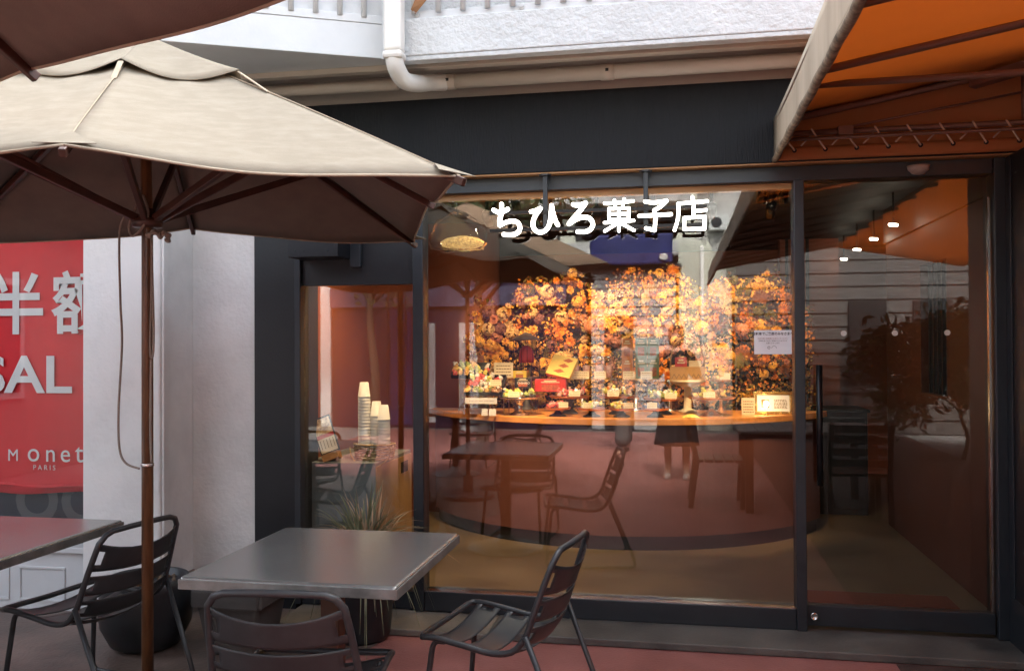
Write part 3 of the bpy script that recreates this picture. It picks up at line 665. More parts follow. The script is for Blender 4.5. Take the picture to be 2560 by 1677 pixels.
put_chair(copy_tree(ch0), 'graphite metal strap chair seen from behind before the middle table', -1.206, -2.01, 5)
put_chair(copy_tree(ch0), 'graphite metal strap chair partly behind the parasol pole', -2.463, -1.345, 78.6)
put_chair(copy_tree(ch0), 'graphite metal strap chair cut by the left edge of the picture', -3.02, -2.06, 0)

# ---------------------------------------------------------------- planters
def blades(mb, n, base, spread, h, wid, seed, droop=1.0, zmax=None):
    r_ = random.Random(seed)
    for k in range(n):
        a = r_.uniform(0, 2*math.pi); L = h*r_.uniform(.55, 1.1); w = wid*r_.uniform(.6, 1.2); lean = r_.uniform(.1, 1.0)*spread
        b = Vector(base)+Vector((math.cos(a), math.sin(a), 0))*r_.uniform(0, .06); pts = []
        for i in range(7):
            t = i/6; rr = lean*L*t**1.3; zz_ = L*t*(1-.35*lean)-droop*lean*L*.9*t**2.6
            pts.append(b+Vector((math.cos(a)*rr, math.sin(a)*rr, zz_)))
        sd_ = Vector((-math.sin(a), math.cos(a), 0)); b0 = len(mb.v)
        for i, p in enumerate(pts):
            ww = w*(1-(i/6)**1.7)*.5+.0006; mb.v.append(tuple(p+sd_*ww)); mb.v.append(tuple(p-sd_*ww))
        for i in range(6): k2 = b0+2*i; mb.f.append((k2, k2+1, k2+3, k2+2))
pl = thing('grass_planter', 'black pot of half dry arching grass beside the window frame', 'planter', (-1.60, -.42, 0))
MB().lathe([(.13, 0), (.15, .03), (.18, .40), (.185, .42), (.17, .42), (.165, .40), (.02, .39)], 32).build('pot', M['planterblack'], pl, smooth=True)
mb = MB(); blades(mb, 120, (0, 0, .42), 1.1, .45, .018, 3, .62); gp = mb.build('green_blades', M['leaf'], pl, smooth=True); gp['kind'] = 'stuff'
mb = MB(); blades(mb, 150, (.05, 0, .42), 1.1, .42, .014, 5, .66); gp = mb.build('dry_blades', M['deadleaf'], pl, smooth=True); gp['kind'] = 'stuff'
mb = MB(); blades(mb, 70, (.06, -.10, .40), .9, .5, .013, 8, 2.1); gp = mb.build('hanging_blades', M['leaf'], pl, smooth=True); gp['kind'] = 'stuff'
def mulch(parent, rx_, ry_, z, n, seed):
    r_ = random.Random(seed); mb = MB()
    for k in range(n):
        a = r_.uniform(0, 6.283); q = math.sqrt(r_.random()); c = Vector((math.cos(a)*q*rx_, math.sin(a)*q*ry_, z+r_.uniform(0, .012)))
        M_ = Quaternion((r_.gauss(0, 1), r_.gauss(0, 1), r_.gauss(0, 1), r_.gauss(0, 1))).normalized().to_matrix()
        mb.obox(c, (r_.uniform(.01, .03), r_.uniform(.006, .014), .004), M_)
    o = mb.build('mulch', M['soil'], parent); o['kind'] = 'stuff'
p1 = thing('round_planter', 'large round black planter behind the chair at the left', 'planter', (-2.62, -.72, 0))
MB().lathe([(.12, 0), (.17, .03), (.215, .12), (.225, .2), (.215, .30), (.205, .345), (.198, .35), (.188, .345), (.19, .31), (.02, .305)], 40).build('pot', M['planterblack'], p1, smooth=True)
mulch(p1, .17, .17, .31, 160, 2)
p2 = thing('square_planter', 'tapered grey planter of bark mulch behind the middle table', 'planter', (-2.13, -.66, 0))
def frustum(mb, w0, w1, z0, z1): return mb.add([(-w0, -w0, z0), (w0, -w0, z0), (w0, w0, z0), (-w0, w0, z0), (-w1, -w1, z1), (w1, -w1, z1), (w1, w1, z1), (-w1, w1, z1)], [(0, 3, 2, 1), (4, 5, 6, 7), (0, 1, 5, 4), (1, 2, 6, 5), (2, 3, 7, 6), (3, 0, 4, 7)])
frustum(MB(), .125, .165, 0, .27).build('pot', M['plantergrey'], p2, bevel=.02, seg=4)
rim = MB(); w1, w2 = .185, .155
for i in range(4):
    q = [(w1, w1), (-w1, w1), (-w1, -w1), (w1, -w1)]; a, b = q[i], q[(i+1) % 4]; rim.bar((a[0]*.92, a[1]*.92, .285), (b[0]*.92, b[1]*.92, .285), .03, .085)
rim.build('rim', M['plantergrey'], p2, bevel=.008)
mulch(p2, .14, .14, .295, 160, 4)

# ---------------------------------------------------------------- inside the shop: counter
CX_, CY_, CR, CZ = -.45, 3.22, 1.80, .98
def arc(r, n=60, a0=208, a1=332): return [(CX_+r*math.cos(R(a0+(a1-a0)*k/n)), CY_+r*math.sin(R(a0+(a1-a0)*k/n))) for k in range(n+1)]
ct = thing('shop_counter', 'curved terracotta display counter with orange wooden top inside the window', 'counter', (0, 0, .053))
def arcsolid(r, z0, z1, a0=208, a1=332):
    p = arc(r, 60, a0, a1); return prism(p, z0-.053, z1-.053)
arcsolid(CR-.09, .054, .155).build('kick_plate', M['frame'], ct, smooth=False)
arcsolid(CR-.06, .1555, .934).build('front_panel', M['counterpanel'], ct)
arcsolid(CR, .9345, CZ).build('countertop', M['countertop'], ct, bevel=.004)

# ---------------------------------------------------------------- dried flower wall
def petal_quad(mb, c, d, n_, L, w, cup):
    s_ = d.cross(n_).normalized(); m1 = c+d*L*.55+n_*cup*.6; t = c+d*L+n_*cup
    mb.add([c, m1-s_*w, t-s_*w*.35, t+s_*w*.35, m1+s_*w], [(0, 1, 2, 3, 4)])
def f_rose(seed):
    r_ = random.Random(seed); mb = MB(); n_ = Vector((0, -1, 0))
    for ring, (k, L, cup, w) in enumerate(((7, 1.0, .25, .38), (6, .78, .55, .34), (5, .55, .75, .26), (4, .32, .85, .2))):
        for i in range(k):
            a = 6.283*i/k+ring*.5+r_.uniform(-.15, .15); petal_quad(mb, Vector((0, -.08*ring, 0)), Vector((math.cos(a), 0, math.sin(a))), n_, L*r_.uniform(.85, 1.1), w, cup)
    return mb
def f_daisy(seed):
    r_ = random.Random(seed); mb = MB(); n_ = Vector((0, -1, 0))
    for ring, (k, L, cup) in enumerate(((18, 1.0, .1), (15, .8, .35), (11, .5, .5))):
        for i in range(k):
            a = 6.283*i/k+r_.uniform(-.12, .12); petal_quad(mb, Vector((0, -.05*ring, 0)), Vector((math.cos(a), 0, math.sin(a))), n_, L*r_.uniform(.8, 1.1), .11, cup*r_.uniform(.6, 1.3))
    return mb
def f_ball(seed):
    r_ = random.Random(seed); mb = MB()
    for i in range(46):
        z = r_.uniform(-1, 1); a = r_.uniform(0, 6.283); q = math.sqrt(1-z*z); n_ = Vector((q*math.cos(a), -abs(q*math.sin(a)), z)); c = n_*.78
        t = n_.orthogonal().normalized(); b_ = n_.cross(t)
        for k in range(4):
            an = k*1.571+r_.random(); petal_quad(mb, c, (t*math.cos(an)+b_*math.sin(an)), n_, .3, .12, .05)
    return mb
def f_spike(seed):
    r_ = random.Random(seed); mb = MB()
    mb.tube([(0, 0, -1.2), (0, -.1, 1.2)], .03, 4)
    for i in range(40):
        z = -.6+1.8*i/40; a = i*2.4; d = Vector((math.cos(a), math.sin(a), .7)).normalized(); petal_quad(mb, Vector((0, -.05, z)), d, Vector((0, -1, 0)), .34*(1-.4*i/40), .07, .05)
    return mb
def f_sprig(seed):
    r_ = random.Random(seed); mb = MB()
    for s_ in range(3):
        a = r_.uniform(-1, 1); d0 = Vector((math.sin(a), -.3, math.cos(a))); mb.tube([(0, 0, 0), tuple(d0*1.3)], .025, 4)
        for i in range(9):
            t = .2+.12*i; side = 1 if i % 2 else -1; d = (d0+Vector((math.cos(a)*side, -.2, -math.sin(a)*side))*1.1).normalized(); petal_quad(mb, d0*1.3*t*.85, d, Vector((0, -1, 0)), .45, .12, .05)
    return mb
FC = {'orange': (.74, .27, .05), 'gold': (.80, .45, .09), 'pink': (.62, .27, .16), 'cream': (.74, .52, .25), 'rust': (.26, .09, .035), 'mauve': (.30, .14, .12), 'olive': (.15, .12, .035), 'straw': (.42, .28, .10)}
for k_, c_ in FC.items(): M['fl_'+k_] = mat('dried_'+k_, c_, .75, var=.15, vs=12, trans=.25, island=.35, spec=.2)
fwall = thing('dried_flower_wall', 'wall of orange and gold dried flowers glowing behind the counter', 'flowers', (-.4, 2.85, .982))
MB().box(-1.32, 1.42, .02, .06, -.05, .62).build('backing', mat('moss_backing', (.02, .012, .007), .95, var=.5, vs=20, bump=.8, bs=40), fwall)
protos = []
for fn, cols in ((f_rose, ('orange', 'pink', 'gold', 'cream')), (f_daisy, ('orange', 'gold', 'cream', 'rust')), (f_ball, ('gold', 'pink', 'mauve', 'cream', 'olive')), (f_spike, ('straw', 'rust', 'olive')), (f_sprig, ('olive', 'rust', 'straw'))):
    for c_ in cols:
        me = fn(len(protos)+3).mesh('flower_'+c_); me.materials.append(M['fl_'+c_]); protos.append((fn.__name__, me))
def ftop(x):   # height of the arrangement along the wall
    return 1.04+.10*math.sin(x*2.1+1.2)+.09*math.sin(x*7.0)+.06*math.sin(x*15+2) - .10*math.exp(-((x-.25)/.25)**2) - (.35*max(0, -x-1.15))
r_ = random.Random(21); spots = []; tries = 0
PAL = (('gold', 'orange', 'cream'), ('orange', 'gold', 'rust'), ('pink', 'cream', 'mauve'), ('gold', 'straw', 'olive'), ('cream', 'gold', 'pink'), ('rust', 'orange', 'straw'))
clumps = []
for k in range(44):
    x = r_.uniform(-1.36, 1.46); clumps.append((x, r_.uniform(.0, 1.0)*ftop(x), r_.uniform(.01, .17), r_.choice((0, 0, 0, 0, 1, 1, 1, 2, 3, 3, 4, 5))))
def clump_at(x, z): return min(clumps, key=lambda c: (c[0]-x)**2+(c[1]-z)**2)
while len(spots) < 300 and tries < 30000:
    tries += 1; x = r_.uniform(-1.36, 1.46); z = r_.uniform(.0, 1.0)*ftop(x); c = clump_at(x, z)
    if (c[0]-x)**2+(c[1]-z)**2 > .185**2: continue
    if all((x-a)**2+(z-b)**2 > .052**2 for a, b in spots): spots.append((x, z))
wts = {'f_rose': .7, 'f_daisy': 1.2, 'f_ball': 1.5, 'f_spike': .7, 'f_sprig': .7}
for i, (x, z) in enumerate(spots):
    c = clump_at(x, z); pal = PAL[c[3]]
    kind, me = r_.choices(protos, [wts[k]*(4 if m_.materials[0].name[6:] in pal else .35) for k, m_ in protos])[0]
    o = bpy.data.objects.new('flower' if kind not in ('f_sprig', 'f_spike') else ('leaf_sprig' if kind == 'f_sprig' else 'dried_plume'), me); col.objects.link(o); o.parent = fwall
    sz = {'f_rose': .040, 'f_daisy': .046, 'f_ball': .058, 'f_spike': .080, 'f_sprig': .085}[kind]*r_.uniform(.6, 1.3)
    o.location = (x, -.03-c[2]-r_.uniform(0, .05), z); o.rotation_euler = (r_.uniform(-.6, .6), r_.uniform(0, 6.28), r_.uniform(-.7, .7)); o.scale = (sz,)*3
fill = [MB() for _ in range(4)]
for i in range(5500):
    x = r_.uniform(-1.42, 1.5); z = r_.uniform(-.02, 1.03)*ftop(x); b = fill[r_.choice((0, 0, 1, 2, 3))]
    a = r_.uniform(0, 6.283); d = Vector((math.cos(a), r_.uniform(-.9, 0), math.sin(a))).normalized(); n_ = Vector((r_.uniform(-.5, .5), -1, r_.uniform(-.5, .5))).normalized()
    petal_quad(b, Vector((x, -r_.uniform(0, .11), z)), d, n_, r_.uniform(.018, .045), r_.uniform(.005, .010), .004)
fl2 = {c_: MB() for c_ in ('orange', 'gold', 'pink', 'cream', 'mauve')}
for i in range(560):      # clusters of tiny florets between the larger flowers
    x = r_.uniform(-1.40, 1.48); z = r_.uniform(.0, 1.0)*ftop(x); cl_ = clump_at(x, z); b = fl2[r_.choice([q for q in PAL[cl_[3]] if q in fl2])]; c0 = Vector((x, -.04-cl_[2]*r_.uniform(.5, 1.2), z)); sp_ = r_.uniform(.018, .034)
    for k in range(11):
        c = c0+Vector((r_.gauss(0, 1), r_.gauss(0, .7), r_.gauss(0, 1)))*sp_; n_ = Vector((r_.gauss(0, .5), -1, r_.gauss(0, .5))).normalized(); t_ = n_.orthogonal().normalized(); w_ = n_.cross(t_); a0 = r_.random()*6; L = r_.uniform(.008, .015)
        for q in range(5): petal_quad(b, c, t_*math.cos(a0+q*1.257)+w_*math.sin(a0+q*1.257), n_, L, L*.42, L*.4)
for c_, b in fl2.items(): o = b.build('florets', M['fl_'+c_], fwall); o['kind'] = 'stuff'
for b, c_ in zip(fill, ('olive', 'rust', 'straw', 'rust')):
    o = b.build('filler_foliage', M['fl_'+c_], fwall); o['kind'] = 'stuff'

# ---------------------------------------------------------------- things on the counter
SW = {'green': (.35, .42, .12), 'red': (.65, .08, .06), 'yellow': (.80, .60, .12), 'white': (.80, .76, .66), 'pinkish': (.75, .35, .32), 'brown': (.35, .17, .07), 'navy': (.04, .05, .14), 'amber': (.75, .38, .10)}
for k_, c_ in SW.items(): M['sw_'+k_] = mat('wrapped_'+k_, c_, .18, var=.3, vs=40, coat=.6, c2=tuple(min(1, v*1.5+.1) for v in c_))
def sweet_mesh(seed, m):
    r_ = random.Random(seed); mb = MB(); pts = []
    for i in range(7):
        t = i/6; rr = (.15, .42, .5, .46, .40, .10, .30)[i]*r_.uniform(.85, 1.15)
        pts.append((rr, t*1.1))
    mb.lathe(pts, 7, sx=1, sy=.8)
    mb.v = [(x+r_.uniform(-.07, .07), y+r_.uniform(-.07, .07), z+r_.uniform(-.05, .05)) for x, y, z in mb.v]
    me = mb.mesh('wrapped_sweet'); me.materials.append(m); return me
sweets = {k_: [sweet_mesh(i*7+hash_, M['sw_'+k_]) for i in range(2)] for hash_, k_ in enumerate(SW)}
rs = random.Random(5)
def pile(label, group, cx, cy, z, rx_, ry_, n, cols, size=.036):
    for i in range(n):
        a = rs.uniform(0, 6.283); q = math.sqrt(rs.random())*.85
        o = bpy.data.objects.new('wrapped_sweet', rs.choice(sweets[rs.choice(cols)])); col.objects.link(o)
        lift = .25*size*(1-q)+ (.55*size if i > n*.6 else 0)
        o.location = (cx+math.cos(a)*q*rx_, cy+math.sin(a)*q*ry_, z+lift+.004); o.rotation_euler = (rs.uniform(-1.1, 1.1), rs.uniform(-1.1, 1.1), rs.uniform(0, 6.28)); o.scale = (size*rs.uniform(.8, 1.2),)*3
        setp(o, label, 'sweet', group)
def scribble(parent, w, h, rows, seed, m=None, y=-.0012, z0=None):
    r_ = random.Random(seed); mb = MB()
    for k in range(rows):
        zc = h*(.78-.62*k/max(1, rows-1)) if rows > 1 else h*.5; x = -w*.38
        while x < w*.36:
            L = w*r_.uniform(.05, .16); mb.box(x, min(x+L, w*.4), y-.0003, y, zc-h*.028, zc+h*.028); x += L+w*.03
    return mb.build('scribble', m or M['ink'], parent)
def card(label, x, y, z, w=.085, h=.05, rz=0, tilt=-15, mt=None, rows=3, group='price cards on the counter'):
    t = thing('price_card', label, 'card', (x, y, z), R(rz), group)
    c = MB().box(-w/2, w/2, -.001, .001, 0, h).build('paper', mt or M['card'], t); c.rotation_euler = (R(tilt), 0, 0)
    scribble(c, w, h, rows, int(abs(x)*1000)); return t
def stand(label, x, y, z0, zp, r, m_, foot=.6, group='raised sweet stands on the counter', mfoot=None):
    t = thing('cake_stand', label, 'cake stand', (x, y, z0), 0, group); h = zp-z0
    MB().lathe([(r*.3, h-.012), (r*.9, h-.004), (r, h+.010), (r*.985, h+.012), (r*.88, h+.002), (.004, h)], 36).build('plate', m_, t, smooth=True)
    MB().lathe([(r*foot, 0), (r*foot*.95, .008), (r*.3, .02), (r*.14, .04), (r*.12, h*.6), (r*.2, h*.8), (r*.28, h-.0125)], 28).build('foot', mfoot or m_, t, smooth=True)
    return t
M['copper'] = mat('copper_tray', (.55, .24, .10), .3, metal=.8, var=.2)
M['slatefoot'] = mat('slate_foot', (.05, .048, .046), .5)
M['acrylic'] = glass_mat('acrylic', .05, (.93, .93, .92))
CT = CZ+.0005
# tall silver stand left, big silver stand right, back row plates, front row low trays
SPEC = [('tall silver cake stand of green wrapped sweets at the left', -1.15, 1.72, 1.105, .158, 'silver', ('green', 'white', 'yellow'), .5),
        ('copper plate of pink wrapped sweets in the back row', -.79, 1.86, 1.105, .158, 'copper', ('pinkish', 'red', 'white'), .4),
        ('copper plate of mixed sweets in the middle of the back row', -.435, 1.86, 1.108, .158, 'copper', ('brown', 'white', 'yellow'), .4),
        ('copper plate of green and white sweets in the back row', -.09, 1.86, 1.092, .147, 'copper', ('green', 'white', 'yellow'), .4),
        ('wide copper plate of amber biscuits on a silver foot at the right', .25, 1.82, 1.105, .175, 'copper', ('amber', 'brown', 'yellow'), .5),
        ('low dark footed tray of pink sweets in the front row', -.85, 1.63, 1.035, .098, 'copper', ('pinkish', 'white', 'red'), .65),
        ('low dark footed tray of pale green sweets in the front row', -.60, 1.61, 1.035, .108, 'copper', ('green', 'white', 'yellow'), .6),
        ('low dark footed tray of white sweets in the front row', -.385, 1.61, 1.035, .096, 'copper', ('white', 'amber', 'yellow'), .65),
        ('low dark footed tray of navy sweets in the front row', -.15, 1.63, 1.035, .102, 'copper', ('navy', 'navy', 'white'), .6)]
for i, (lb, x, y, zp, r, mm, cols, foot) in enumerate(SPEC):
    stand(lb, x, y, CT, zp, r, M[mm], foot, mfoot=M['slatefoot'] if i > 4 else (M['silver'] if i in (0, 4) else M['slatefoot']))
    big = r > .12
    pile('wrapped sweet heaped on the '+lb.split(' of ')[0]+' with '+('%s wrapping' % lb.split(' of ')[1].split(' sweets')[0].split(' wrapped')[0].split(' biscuits')[0]), 'sweets heaped on stand '+'abcdefghi'[i], x, y, zp+.002, r*.8, r*.8, 26 if big else 16, cols, .040 if big else .034)
    n_ = lb.split(' of ', 1)[1].split(' in the')[0].split(' at the')[0]
    card('cream price card standing in the %s' % n_, x+(.05 if i % 2 else -.02), y-r*.8, zp+.012, .085 if big else .07, .042, rs.uniform(-8, 8), -18)
# left stepped rack with three crates
rk = thing('acrylic_rack', 'clear acrylic stepped rack at the left end of the counter', 'rack', (-1.45, 1.85, CT))
MB().box(-.24, .06, .0, .16, .30, .306).build('shelf', M['acrylic'], rk); MB().box(-.12, .22, -.10, -.001, .215, .221).build('shelf', M['acrylic'], rk); MB().box(-.13, .20, -.20, -.102, .145, .151).build('shelf', M['acrylic'], rk)
for x, y, h in ((-.20, .02, .30), (.04, .14, .30), (-.1, -.08, .215), (.2, -.02, .215), (-.11, -.18, .145), (.18, -.12, .145)): MB().tube([(x, y, 0), (x, y, h-.001)], .004, 6).build('upright', M['silver'], rk)
def crate(label, x, y, z, w, d, h, cols, tilt):
    t = thing('sweet_crate', label, 'crate', (x, y, z), 0, 'black crates of wrapped sweets'); t.rotation_euler = (R(tilt), 0, 0)
    MB().box(-w/2, w/2, -d/2, d/2, 0, .006).box(-w/2, -w/2+.005, -d/2, d/2, .0065, h).box(w/2-.005, w/2, -d/2, d/2, .0065, h).box(-w/2+.0055, w/2-.0055, -d/2, -d/2+.005, .0065, h).box(-w/2+.0055, w/2-.0055, d/2-.005, d/2, .0065, h).build('tray', M['dark'], t)
    ca, sa = math.cos(R(tilt)), math.sin(R(tilt))
    for k in range(22):
        lx = -w/2+.03+(w-.06)*((k % 6)/5)+rs.uniform(-.01, .01); ly = -d/2+.025+(d-.05)*((k//6)/3)
        o = bpy.data.objects.new('wrapped_sweet', rs.choice(sweets[rs.choice(cols)])); col.objects.link(o)
        o.location = (x+lx, y+ly*ca-.012*sa, z+ly*sa+.012*ca); o.rotation_euler = (rs.uniform(-.8, .8), rs.uniform(-.8, .8), rs.uniform(0, 6)); o.scale = (.046,)*3
        setp(o, 'wrapped sweet lying in the '+label, 'sweet', 'sweets in the '+label)
crate('topmost black crate on the acrylic rack', -1.57, 1.95, CT+.31, .29, .16, .03, ('yellow', 'amber', 'red', 'white', 'green'), 38)
crate('middle black crate on the acrylic rack', -1.42, 1.82, CT+.226, .29, .15, .03, ('yellow', 'red', 'green', 'white'), 34)
crate('lowest black crate on the acrylic rack', -1.41, 1.70, CT+.155, .29, .10, .025, ('green', 'amber', 'white', 'brown'), 12)
card('blank white label strip on the front of the acrylic rack', -1.42, 1.62, CT+.085, .24, .045, 0, 0, M['notice'], 1)
card('cream price card before the middle black crate', -1.33, 1.72, CT+.21, .085, .05, 5, -15)
card('small white price card flat at the foot of the rack', -1.39, 1.60, CT+.0, .045, .05, 0, -10, M['notice'])
card('small white price card beside its twin at the foot of the rack', -1.33, 1.60, CT+.0, .052, .05, 4, -10, M['notice'])
card('large framed cream sign between the crates and the bird cage', -1.35, 2.12, CT+.26, .155, .12, 0, -8, M['card'], 4)
# back shelf of glass
sh = thing('glass_shelf', 'raised glass shelf of gift boxes behind the plates', 'shelf', (-.43, 2.2, CT))
MB().box(-.87, .42, -.12, .14, .246, .252).build('board', M['acrylic'], sh, bevel=.001)
for x in (-.8, -.3, .12, .38):
    MB().lathe([(.05, 0), (.05, .006), (.015, .02), (.012, .2), (.03, .245)], 16).build('pedestal', M['silver'], sh, smooth=True).location = (x, 0, 0)
SZ = CT+.2525
def gift(label, x, y, z, w, d, h, c, rz=0, group=None):
    t = thing('gift_box', label, 'box', (x, y, z), R(rz), group); m_ = mat('box_card', c, .4, var=.1, vs=10)
    b = MB().box(-w/2, w/2, -d/2, d/2, 0, h).build('carton', m_, t, bevel=.002)
    MB().box(-w*.28, w*.28, -d/2-.0012, -d/2-.0002, h*.12, h*.55).build('picture', mat('box_print', (c[0]*.5+.25, c[1]*.4+.12, c[2]*.3+.05), .5, var=.6, vs=60, c2=(.5, .12, .06)), b)
    text_w = MB().box(-w*.3, w*.3, -d/2-.0012, -d/2-.0002, h*.72, h*.78).box(-w*.2, w*.2, -d/2-.0012, -d/2-.0002, h*.83, h*.90).build('lettering', M['card'], b)
    return t
GR = (.14, .20, .11)
gift('green gift box, lower left of the four stacked green boxes', -.268, 2.2, SZ, .088, .07, .158, GR, 0, 'green gift boxes')
gift('green gift box, lower right of the four stacked green boxes', -.175, 2.2, SZ, .088, .07, .158, GR, 0, 'green gift boxes')
gift('green gift box, upper left of the four stacked green boxes', -.268, 2.2, SZ+.159, .088, .07, .155, GR, 0, 'green gift boxes')
gift('green gift box, upper right of the four stacked green boxes', -.175, 2.2, SZ+.159, .088, .07, .155, GR, 0, 'green gift boxes')
gift('lower tall orange gift box beside the green boxes', -.375, 2.2, SZ, .085, .07, .155, (.55, .20, .05), 0, 'orange gift boxes')
gift('upper tall orange gift box beside the green boxes', -.375, 2.2, SZ+.156, .085, .07, .155, (.55, .20, .05), 0, 'orange gift boxes')
for k, (x, lb) in enumerate(((-.74, 'cream card with two stamps at the left of the glass shelf'), (-.58, 'cream card second from the left on the glass shelf'), (-.36, 'cream card before the orange gift boxes'), (-.225, 'cream card before the green gift boxes'))):
    card(lb, x, 2.09, SZ, .15 if k == 0 else .09, .06, 0, -8)
for k, x in enumerate((-.79, -.70, -.60, -.53)):
    t = thing('glass_jar', ('leftmost', 'second', 'third', 'rightmost')[k]+' clear glass jar standing on the glass shelf', 'jar', (x, 2.24, SZ), 0, 'clear jars on the glass shelf')
    MB().lathe([(.03, 0), (.034, .005), (.034, .13), (.028, .14), (.028, .15), (.003, .152)], 20).build('jar_body', M['glass_neat'], t, smooth=True)
    MB().lathe([(.03, .1525), (.03, .172), (.004, .176)], 20).build('lid', M['silver'], t, smooth=True)
    MB().lathe([(.004, .006), (.030, .008), (.030, .10), (.01, .105)], 12).build('contents', M['sw_pinkish'], t, smooth=True)
# wooden basket with handle on a pedestal
ps = thing('pedestal', 'pale fluted pedestal under the wooden basket', 'pedestal', (.083, 2.1, CT)); MB().lathe([(.07, 0), (.07, .012), (.03, .03), (.025, .18), (.11, .22), (.135, .235), (.135, .245), (.004, .246)], 28).build('body', M['card'], ps, smooth=True)
bk = thing('trug_basket', 'pale wooden basket with arched handle on the pedestal', 'basket', (.083, 2.1, CT+.247))
MB().box(-.13, .13, -.07, .07, 0, .006).box(-.13, .13, -.07, -.064, .0065, .10).box(-.13, .13, .064, .07, .0065, .10).box(-.13, -.124, -.0635, .0635, .0065, .10).box(.124, .13, -.0635, .0635, .0065, .10).build('box', M['tanwood'], bk)
zz_ = MB()
for k in range(7): x = -.117+k*.036; zz_.bar((x, -.0712, .012), (x+.018, -.0712, .045), .003, .004).bar((x+.018, -.0715, .045), (x+.036, -.0715, .012), .003, .004)
zz_.build('zigzag_trim', M['ink'], bk)
hd = [(.127*math.cos(R(180-180*k/20)), 0, .0+.10+.215*math.sin(R(180*k/20))**.8) for k in range(21)]
MB().tube(hd, .006, 6).build('handle', M['tanwood'], bk, smooth=True)
gift('small red box standing in the wooden basket', .035, 2.08, CT+.2535, .09, .05, .165, (.45, .03, .03))
gift('small cream box of drawings in the wooden basket', .14, 2.08, CT+.2535, .09, .05, .14, (.7, .55, .35))
# tilted open box with a picture lid and its red base
gift('long red gift carton under the tilted yellow box', -.95, 2.0, CT+.16, .24, .10, .095, (.45, .035, .03))
rb = thing('riser', 'small clear riser under the red carton', 'riser', (-.95, 2.0, CT)); MB().box(-.12, .12, -.05, .05, .153, .159).build('top', M['acrylic'], rb)
for sx in (-.115, .115):
    for sy in (-.045, .045): MB().box(sx-.004, sx+.004, sy-.004, sy+.004, 0, .1525).build('leg', M['acrylic'], rb)
tl = thing('display_box', 'tilted yellow chocolate box with brown pictures on its lid', 'box', (-.90, 2.0, CT+.27), R(-14)); tl.rotation_euler = (R(-38), R(12), R(-14))
MB().box(-.10, .10, -.02, .02, 0, .19).build('carton', mat('yellow_carton', (.78, .55, .12), .4), tl, bevel=.002)
for k in range(3):
    z = .035+.055*k; MB().add([(-.05+.02*k, -.0212, z), (.0+.02*k, -.0212, z-.012), (.045+.015*k, -.0212, z+.012), (.0+.015*k, -.0212, z+.03)], [(0, 1, 2, 3)]).build('picture', mat('chocolate_print', (.40, .10, .02), .5), tl)
bb = gift('black box with white lettering beside the silver stand', -1.14, 1.84, CT+.195, .125, .05, .075, (.015, .018, .022))
text_mesh('brand_lettering', 'CHIHIRO', .024, M['letterwhite'], bb, (-.045, -.0275, .028), depth=.0003)
rb2 = thing('riser', 'small clear riser under the black lettered box', 'riser', (-1.14, 1.86, CT)); MB().box(-.07, .07, -.05, .05, .188, .194).build('top', M['acrylic'], rb2)
for sx in (-.065, .065): MB().box(sx-.004, sx+.004, -.045, .045, 0, .1875).build('leg', M['acrylic'], rb2)
# bird cage with a lantern roof
cg = thing('bird_cage', 'dark wire bird cage with red dome behind the sweets', 'bird cage', (-1.185, 2.25, CT+.255))
for k in range(14):
    a = 6.283*k/14; MB().tube([(.105*math.cos(a), .105*math.sin(a), .008), (.105*math.cos(a), .105*math.sin(a), .30)], .0022, 5).build('wire', M['blackmetal'], cg)
MB().lathe([(.11, 0), (.11, .008)], 28).build('floor', M['ink'], cg); MB().lathe([(.112, .3005), (.112, .308), (.10, .318), (.02, .36), (.004, .365)], 28).build('roof', M['ink'], cg, smooth=True)
MB().lathe([(.06, .12), (.065, .15), (.055, .22), (.03, .25), (.004, .26)], 20).build('red_dome', mat('red_felt', (.55, .05, .03), .8), cg, smooth=True)
pd2 = thing('pedestal', 'dark round pedestal carrying the bird cage', 'pedestal', (-1.185, 2.25, CT)); MB().lathe([(.09, 0), (.09, .01), (.03, .03), (.03, .22), (.10, .245), (.10, .254)], 24).build('body', M['slatefoot'], pd2, smooth=True)
gift('yellow carton at the foot of the bird cage', -1.21, 2.10, CT+.255, .105, .06, .06, (.75, .55, .06))
# right end: gilt frame, card, small plate, biscuits
gf = thing('picture_frame', 'gilt framed price list lit by a small lamp at the right end', 'picture frame', (.70, 1.97, CT)); gf.rotation_euler = (R(-14), 0, 0)
MB().box(-.14, .14, -.01, .01, 0, .022).box(-.14, .14, -.01, .01, .145, .167).box(-.14, -.115, -.01, .01, .0225, .1445).box(.115, .14, -.01, .01, .0225, .1445).build('frame', M['gold'], gf, bevel=.004)
pp = MB().box(-.114, .114, -.002, .004, .023, .144).build('paper', M['notice'], gf); pg = scribble(pp, .12, .10, 7, 3, y=-.0022); pg.location = (.05, 0, .03)
MB().box(-.085, -.03, -.0034, -.0022, .05, .11).build('photo', M['sw_brown'], pp)
gl_ = thing('small_lamp', 'tiny glowing lamp in front of the gilt frame', 'lamp', (.64, 1.90, CT)); MB().lathe([(.018, 0), (.018, .006), (.005, .01), (.005, .06)], 16).build('stem', M['gold'], gl_, smooth=True)
MB().lathe([(.006, .0605), (.016, .07), (.018, .085), (.012, .10), (.003, .104)], 16).build('bulb', emis('small_bulb', (1, .75, .4), 6), gl_, smooth=True)
card('tall cream card of round pictures beside the gilt frame', .515, 1.90, CT, .095, .125, 0, -6, None, 5)
qs = stand('small plate of biscuits on a thin stem behind the wide plate', .33, 2.1, CT, CT+.24, .085, M['copper'], .5)
pile('biscuit lying on the small high plate', 'biscuits on the small high plate', .33, 2.1, CT+.244, .06, .06, 5, ('amber', 'brown'), .045)
card('cream price card standing on the small high plate', .36, 2.05, CT+.25, .075, .05, -10, -10)
